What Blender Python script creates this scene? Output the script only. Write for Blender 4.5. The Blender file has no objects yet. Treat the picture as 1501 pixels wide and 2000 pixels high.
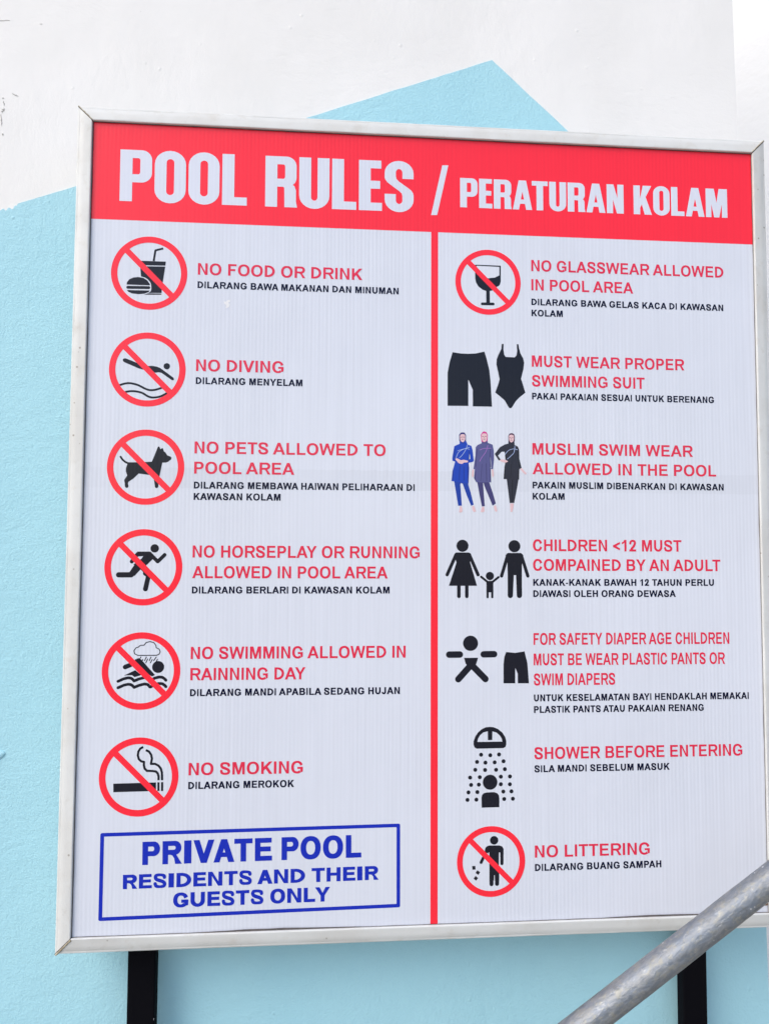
import bpy, math, random, json
from mathutils import Vector, Matrix, noise
from mathutils.geometry import delaunay_2d_cdt

# ------------------------------------------------------------------ camera, sky, sun, exposure
SC = bpy.context.scene
COL = SC.collection
ZC = 1.65                                   # height of the sign's centre above the ground (m)
cam_d = bpy.data.cameras.new('camera')
cam_d.sensor_fit = 'VERTICAL'
cam_d.sensor_height = 36.0
cam_d.sensor_width = 27.0
cam_d.lens = 25.2
cam_d.clip_start = 0.02
cam_d.clip_end = 3000
cam = bpy.data.objects.new('camera', cam_d)
COL.objects.link(cam)
right = Vector((0.996977, -0.077559, 0.004594))
down = Vector((0.008636, 0.051866, -0.998617))
fwd = Vector((0.077213, 0.995638, 0.052379))
m = Matrix((right, -down, -fwd)).transposed().to_4x4()
m.translation = Vector((-0.183243, -1.251633, -0.052314 + ZC))
cam.matrix_world = m
SC.camera = cam

SUN_EL, SUN_AZ = 44.0, -52.0                # azimuth: degrees left of straight in front of the wall
sd = Vector((math.sin(math.radians(SUN_AZ)) * math.cos(math.radians(SUN_EL)),
             -math.cos(math.radians(SUN_AZ)) * math.cos(math.radians(SUN_EL)),
             math.sin(math.radians(SUN_EL))))
world = bpy.data.worlds.new('World')
SC.world = world
world.use_nodes = True
wn = world.node_tree.nodes
bg = wn['Background']
sky = wn.new('ShaderNodeTexSky')
sky.sky_type = 'NISHITA'
sky.sun_disc = False
sky.sun_elevation = math.radians(SUN_EL)
sky.sun_rotation = math.atan2(sd.x, sd.y)
sky.air_density = 1.0
sky.dust_density = 2.5
sky.ozone_density = 0.8
world.node_tree.links.new(sky.outputs[0], bg.inputs[0])
bg.inputs[1].default_value = 0.15
sun_d = bpy.data.lights.new('sun', 'SUN')
sun_d.energy = 1.1
sun_d.angle = math.radians(42)
sun_d.color = (1.0, 0.96, 0.91)
sun = bpy.data.objects.new('sun', sun_d)
COL.objects.link(sun)
sun.rotation_euler = sd.to_track_quat('Z', 'Y').to_euler()
SC.view_settings.view_transform = 'Standard'
SC.view_settings.look = 'None'
SC.view_settings.exposure = 0.50
SC.view_settings.gamma = 1.0

# ------------------------------------------------------------------ helpers
rnd = random.Random(4)


def link(name, mesh, parent=None, mat=None, label=None):
    o = bpy.data.objects.new(name, mesh)
    COL.objects.link(o)
    if parent:
        o.parent = parent
    if mat:
        mesh.materials.append(mat)
    if label:
        o['label'] = label
    return o


def mesh_from(name, verts, faces, smooth=False):
    me = bpy.data.meshes.new(name)
    me.from_pydata(verts, [], faces)
    me.update()
    if smooth:
        for p in me.polygons:
            p.use_smooth = True
    return me


def empty(name, loc, label, cat, group=None):
    o = bpy.data.objects.new(name, None)
    COL.objects.link(o)
    o.location = loc
    o.empty_display_size = 0.1
    o['label'] = label
    o['category'] = cat
    if group:
        o['group'] = group
    return o


class NT:
    """small node-tree builder"""
    def __init__(s, name):
        s.m = bpy.data.materials.new(name)
        s.m.use_nodes = True
        s.t = s.m.node_tree
        s.b = s.t.nodes['Principled BSDF']
        s.co = s.t.nodes.new('ShaderNodeTexCoord').outputs['Object']

    def n(s, kind, **kw):
        x = s.t.nodes.new(kind)
        for k, v in kw.items():
            setattr(x, k, v)
        return x

    def put(s, sock, v):
        if hasattr(v, 'is_output'):
            s.t.links.new(v, sock)
        else:
            sock.default_value = v

    def math(s, op, a, b=0.0, c=None, clamp=False):
        x = s.n('ShaderNodeMath', operation=op, use_clamp=clamp)
        s.put(x.inputs[0], a)
        s.put(x.inputs[1], b)
        if c is not None:
            s.put(x.inputs[2], c)
        return x.outputs[0]

    def mapping(s, scale, vec=None, loc=(0, 0, 0), rot=(0, 0, 0)):
        x = s.n('ShaderNodeMapping')
        s.put(x.inputs[0], vec or s.co)
        x.inputs['Location'].default_value = loc
        x.inputs['Rotation'].default_value = rot
        x.inputs['Scale'].default_value = scale
        return x.outputs[0]

    def noise(s, scale, detail=3.0, rough=0.5, vec=None, dist=0.0):
        x = s.n('ShaderNodeTexNoise')
        s.put(x.inputs['Vector'], vec or s.co)
        x.inputs['Scale'].default_value = scale
        x.inputs['Detail'].default_value = detail
        x.inputs['Roughness'].default_value = rough
        x.inputs['Distortion'].default_value = dist
        return x.outputs['Fac']

    def voro(s, scale, vec=None, feature='F1', out='Distance', rand=1.0):
        x = s.n('ShaderNodeTexVoronoi', feature=feature)
        s.put(x.inputs['Vector'], vec or s.co)
        x.inputs['Scale'].default_value = scale
        x.inputs['Randomness'].default_value = rand
        return x.outputs[out]

    def ramp(s, v, a, b, lo=0.0, hi=1.0):
        x = s.n('ShaderNodeMapRange', interpolation_type='SMOOTHSTEP')
        s.put(x.inputs[0], v)
        x.inputs[1].default_value = a
        x.inputs[2].default_value = b
        x.inputs[3].default_value = lo
        x.inputs[4].default_value = hi
        return x.outputs[0]

    def mix(s, fac, a, b):
        x = s.n('ShaderNodeMix', data_type='RGBA')
        s.put(x.inputs[0], fac)
        s.put(x.inputs[6], a if hasattr(a, 'is_output') else (*a, 1))
        s.put(x.inputs[7], b if hasattr(b, 'is_output') else (*b, 1))
        return x.outputs[2]

    def bump(s, h, dist, strength=1.0, normal=None):
        x = s.n('ShaderNodeBump')
        x.inputs['Strength'].default_value = strength
        x.inputs['Distance'].default_value = dist
        s.put(x.inputs['Height'], h)
        if normal:
            s.put(x.inputs['Normal'], normal)
        return x.outputs[0]

    def set(s, **kw):
        names = dict(base='Base Color', rough='Roughness', metal='Metallic', normal='Normal',
                     spec='Specular IOR Level', coat='Coat Weight', coatr='Coat Roughness', coatn='Coat Normal')
        for k, v in kw.items():
            if isinstance(v, tuple):
                v = (*v, 1)
            s.put(s.b.inputs[names[k]], v)
        return s.m


def srgb(r, g, b):
    f = lambda c: (c / 255 / 12.92) if c / 255 <= 0.04045 else ((c / 255 + 0.055) / 1.055) ** 2.4
    return (f(r), f(g), f(b))


# ---- printed plastic skin over the ribbed sheet: every print lies in the object space of the sign
def skin(name, col, wear=0.03, spec=0.45, band=None):
    k = NT(name)
    sep = k.n('ShaderNodeSeparateXYZ')
    k.put(sep.inputs[0], k.co)
    warp = k.noise(3.0, 2.0, 0.5, k.mapping((1.0, 1.0, 0.35)))
    x = k.math('ADD', sep.outputs[0], k.math('MULTIPLY', warp, 0.010))
    rib = k.math('SINE', k.math('MULTIPLY', x, 2 * math.pi / 0.0068))
    rib2 = k.math('SINE', k.math('MULTIPLY', sep.outputs[0], 2 * math.pi / 0.0123))
    streak = k.noise(150.0, 3.0, 0.6, k.mapping((1.0, 1.0, 0.02)))
    amp = k.ramp(k.noise(2.6, 3.0, 0.55, k.mapping((1.0, 1.0, 1.3), loc=(3, 0, 7))), 0.34, 0.66, 0.25, 1.0)
    hgt = k.math('ADD', k.math('MULTIPLY', rib, amp), k.math('MULTIPLY', rib2, 0.25))
    hgt = k.math('ADD', hgt, k.math('MULTIPLY', streak, 1.3))
    n1 = k.bump(hgt, 0.00004)
    n2 = k.bump(k.noise(5.0, 2.0, 0.5), 0.002, 1.0, n1)
    tone = k.math('ADD', k.ramp(streak, 0.25, 0.75, 1.0 - wear * .7, 1.0 + wear * 0.4), k.math('MULTIPLY', k.math('MULTIPLY', rib, amp), wear * 0.7))
    grime = k.ramp(k.noise(2.0, 5.0, 0.6, k.mapping((1, 1, 1), loc=(9, 2, 4))), 0.35, 0.75, 1.0, 1.0 - wear)
    if band:      # darker band of reflected light and shade painted into the sheet's colour
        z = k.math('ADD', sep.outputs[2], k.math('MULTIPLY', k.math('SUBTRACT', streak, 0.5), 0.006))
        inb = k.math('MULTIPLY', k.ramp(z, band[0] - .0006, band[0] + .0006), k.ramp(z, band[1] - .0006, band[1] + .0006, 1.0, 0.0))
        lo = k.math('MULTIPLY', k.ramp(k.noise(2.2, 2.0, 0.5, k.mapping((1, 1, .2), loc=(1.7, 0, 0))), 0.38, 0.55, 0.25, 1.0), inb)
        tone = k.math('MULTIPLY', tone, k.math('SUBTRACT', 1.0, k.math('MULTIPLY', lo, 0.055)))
    x = k.n('ShaderNodeMix', data_type='RGBA', blend_type='MULTIPLY')
    x.inputs[0].default_value = 1.0
    k.put(x.inputs[6], (*col, 1))
    t = k.math('MULTIPLY', tone, grime)
    comb = k.n('ShaderNodeCombineColor')
    for i in range(3):
        k.put(comb.inputs[i], t)
    k.put(x.inputs[7], comb.outputs[0])
    return k.set(base=x.outputs[2], rough=0.2, normal=n2, spec=spec)


M = {}
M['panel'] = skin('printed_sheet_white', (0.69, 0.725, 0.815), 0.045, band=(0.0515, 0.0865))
M['head'] = skin('print_red', srgb(252, 40, 60))
M['W'] = skin('print_pale', (0.69, 0.725, 0.83))
M['R'] = skin('print_red_text', srgb(224, 42, 76))
M['N'] = skin('print_navy', srgb(8, 12, 46), spec=0.3)
M['K'] = skin('print_black', srgb(24, 26, 38), spec=0.3)
M['B'] = skin('print_blue', srgb(8, 40, 180))
M['legs1'] = skin('print_blue_cloth', srgb(18, 58, 160))
M['tun1'] = skin('print_bright_blue_cloth', srgb(16, 62, 178))
M['tun2'] = skin('print_violet_cloth', srgb(84, 84, 138))
M['legs2'] = skin('print_violet_trousers', srgb(62, 58, 112))
M['tun3'] = skin('print_dark_cloth', srgb(36, 36, 52))
M['hood1'] = skin('print_plum_hood', srgb(52, 46, 110))
M['hood2'] = skin('print_pink_cap', srgb(206, 60, 140))
M['hood3'] = skin('print_dark_hood', srgb(70, 34, 70))
M['feat'] = skin('print_face_features', srgb(120, 70, 90))
M['fold1'] = skin('print_blue_fold', srgb(10, 36, 120))
M['fold2'] = skin('print_violet_fold', srgb(58, 56, 106))
M['fold3'] = skin('print_dark_fold', srgb(18, 18, 28))
M['face'] = skin('print_skin_tone', srgb(226, 190, 196))
M['line1'] = skin('print_light_line', srgb(168, 186, 230))
M['line2'] = skin('print_mauve_line', srgb(160, 110, 190))

# ---- aluminium frame, weathered
k = NT('weathered_aluminium')
d1 = k.noise(9.0, 6.0, 0.62, k.mapping((1, 1, 1)))
d2 = k.noise(60.0, 4.0, 0.6)
spots = k.ramp(k.voro(60.0), 0.06, 0.14, 1.0, 0.0)
few = k.ramp(k.noise(9.0, 1.0), 0.57, 0.64, 0.0, 0.8)
base = k.mix(k.ramp(d1, 0.40, 0.66, 0.0, 0.8), (0.665, 0.68, 0.675), (0.60, 0.60, 0.58))
base = k.mix(k.ramp(k.noise(26.0, 5.0, 0.65, k.mapping((1, 1, 1), loc=(5, 5, 5))), 0.56, 0.68, 0.0, 0.22), base, (0.50, 0.46, 0.39))
base = k.mix(k.ramp(d2, 0.60, 0.74, 0.0, 0.18), base, (0.40, 0.37, 0.31))
base = k.mix(k.math('MULTIPLY', spots, few), base, (0.24, 0.21, 0.17))
M['alu'] = k.set(base=base, rough=k.ramp(d2, 0.3, 0.7, 0.42, 0.6), metal=0.0,
                 normal=k.bump(k.noise(22.0, 3.0, 0.5), 0.0006, 1.0))
k = NT('old_sealant')
M['seal'] = k.set(base=k.mix(k.ramp(k.noise(70.0, 4.0, 0.6), 0.35, 0.65), (0.62, 0.58, 0.45), (0.30, 0.25, 0.17)),
                  rough=0.6, normal=k.bump(k.noise(160.0, 3.0), 0.001))
k = NT('dark_joint')
M['joint'] = k.set(base=k.mix(k.noise(60.0, 3.0), (0.05, 0.045, 0.045), (0.16, 0.14, 0.14)), rough=0.8)
k = NT('rusty_stain')
M['rust'] = k.set(base=k.mix(k.noise(90.0, 3.0), (0.36, 0.18, 0.07), (0.14, 0.07, 0.04)), rough=0.8)

# ---- black post paint
k = NT('black_gloss_paint')
M['black'] = k.set(base=k.mix(k.ramp(k.voro(60.0), 0.0, 0.06, 1, 0), (0.004, 0.004, 0.006), (0.012, 0.012, 0.014)), rough=0.75,
                   spec=0.04, normal=k.bump(k.noise(40.0, 3.0), 0.0006))
k = NT('chipped_bare_metal')
M['chip'] = k.set(base=k.mix(k.noise(200.0), (0.5, 0.52, 0.55), (0.25, 0.25, 0.27)), rough=0.5)


# ---- painted plaster
def plaster(name, c1, c2, coarse, fine, dirt=0.25):
    k = NT(name)
    br = k.noise(48.0, 5.0, 0.66, k.mapping((1.0, 1.0, 0.55), rot=(0, 0.5, 0)), 0.4)
    br2 = k.noise(40.0, 5.0, 0.66, k.mapping((0.55, 1.0, 1.0), rot=(0, 0.3, 0)), 0.5)
    patch = k.ramp(k.noise(2.3, 3.0), 0.40, 0.60)
    a = k.n('ShaderNodeMix', data_type='FLOAT')
    k.put(a.inputs[0], patch)
    k.put(a.inputs[2], br)
    k.put(a.inputs[3], br2)
    grain = k.noise(240.0, 4.0, 0.6)
    pim = k.ramp(k.voro(34.0), 0.0, 0.16, 1.0, 0.0)
    pm = k.math('MULTIPLY', pim, k.ramp(k.noise(11.0, 1.0), 0.56, 0.62))
    n1 = k.bump(a.outputs[0], coarse)
    n2 = k.bump(grain, fine, 1.0, n1)
    n3 = k.bump(pm, 0.0006, 1.0, n2)
    n4 = k.bump(k.noise(3.0, 2.0), 0.006, 1.0, n3)
    base = k.mix(k.ramp(k.noise(3.5, 6.0, 0.65, k.mapping((1, 1, 0.5))), 0.35, 0.72), c1, c2)
    pits = k.math('MULTIPLY', k.ramp(k.voro(55.0), 0.015, 0.07, 1.0, 0.0), k.ramp(k.noise(6.0, 2.0), 0.60, 0.70))
    base = k.mix(k.math('MULTIPLY', pits, dirt), base, tuple(c * 0.55 for c in c2))
    return k.set(base=base, rough=0.62, normal=n4, spec=0.35)


M['wall'] = plaster('white_painted_plaster', (0.835, 0.835, 0.83), (0.785, 0.785, 0.775), 0.0010, 0.0002, 0.5)
M['blue'] = plaster('light_blue_paint', (0.392, 0.690, 0.79), (0.368, 0.665, 0.77), 0.0017, 0.0010)
k = NT('crack_shadow')
M['crack'] = k.set(base=k.mix(k.noise(150.0), (0.52, 0.51, 0.48), (0.28, 0.28, 0.26)), rough=0.9)

# ---- galvanised pipe
k = NT('galvanised_steel')
lon = k.mapping((0.5, 1.0, 1.0))
sp = k.voro(150.0, lon, 'SMOOTH_F1', 'Color')
sep = k.n('ShaderNodeSeparateColor')
k.put(sep.inputs[0], sp)
cell = sep.outputs[0]
n_big = k.noise(115.0, 5.0, 0.62, lon, 0.6)
n_fin = k.noise(130.0, 4.0, 0.6, k.mapping((0.6, 1.0, 1.0)))
base = k.mix(k.ramp(n_big, 0.35, 0.65), (0.17, 0.19, 0.215), (0.28, 0.29, 0.295))
base = k.mix(k.math('MULTIPLY', cell, 0.5), base, (0.18, 0.225, 0.30))
tan = k.ramp(k.noise(160.0, 4.0, 0.68, k.mapping((0.6, 1.0, 1.0), loc=(4, 1, 2))), 0.50, 0.64, 0.0, 0.55)
base = k.mix(tan, base, (0.31, 0.305, 0.255))
dark = k.ramp(k.noise(130.0, 5.0, 0.7, lon, 0.3), 0.56, 0.70, 0.0, 0.6)
base = k.mix(dark, base, (0.13, 0.14, 0.15))
pale = k.ramp(k.noise(190.0, 4.0, 0.65, k.mapping((0.5, 1.0, 1.0), loc=(8, 3, 5))), 0.58, 0.70, 0.0, 0.4)
base = k.mix(pale, base, (0.48, 0.49, 0.49))
wh = k.math('MULTIPLY', k.ramp(k.voro(95.0), 0.05, 0.19, 1.0, 0.0), k.ramp(k.noise(15.0, 2.0), 0.56, 0.62))
base = k.mix(wh, base, (0.78, 0.80, 0.81))
M['galv'] = k.set(base=base, rough=k.ramp(n_big, 0.3, 0.7, 0.36, 0.56), metal=0.5,
                  normal=k.bump(k.math('ADD', k.math('MULTIPLY', n_fin, 0.5), n_big), 0.0016))

k = NT('pale_concrete')
M['ground'] = k.set(base=k.mix(k.noise(3.0, 8.0, 0.6), (0.36, 0.335, 0.29), (0.28, 0.26, 0.22)), rough=0.85,
                    normal=k.bump(k.noise(60.0, 4.0), 0.003))

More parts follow.
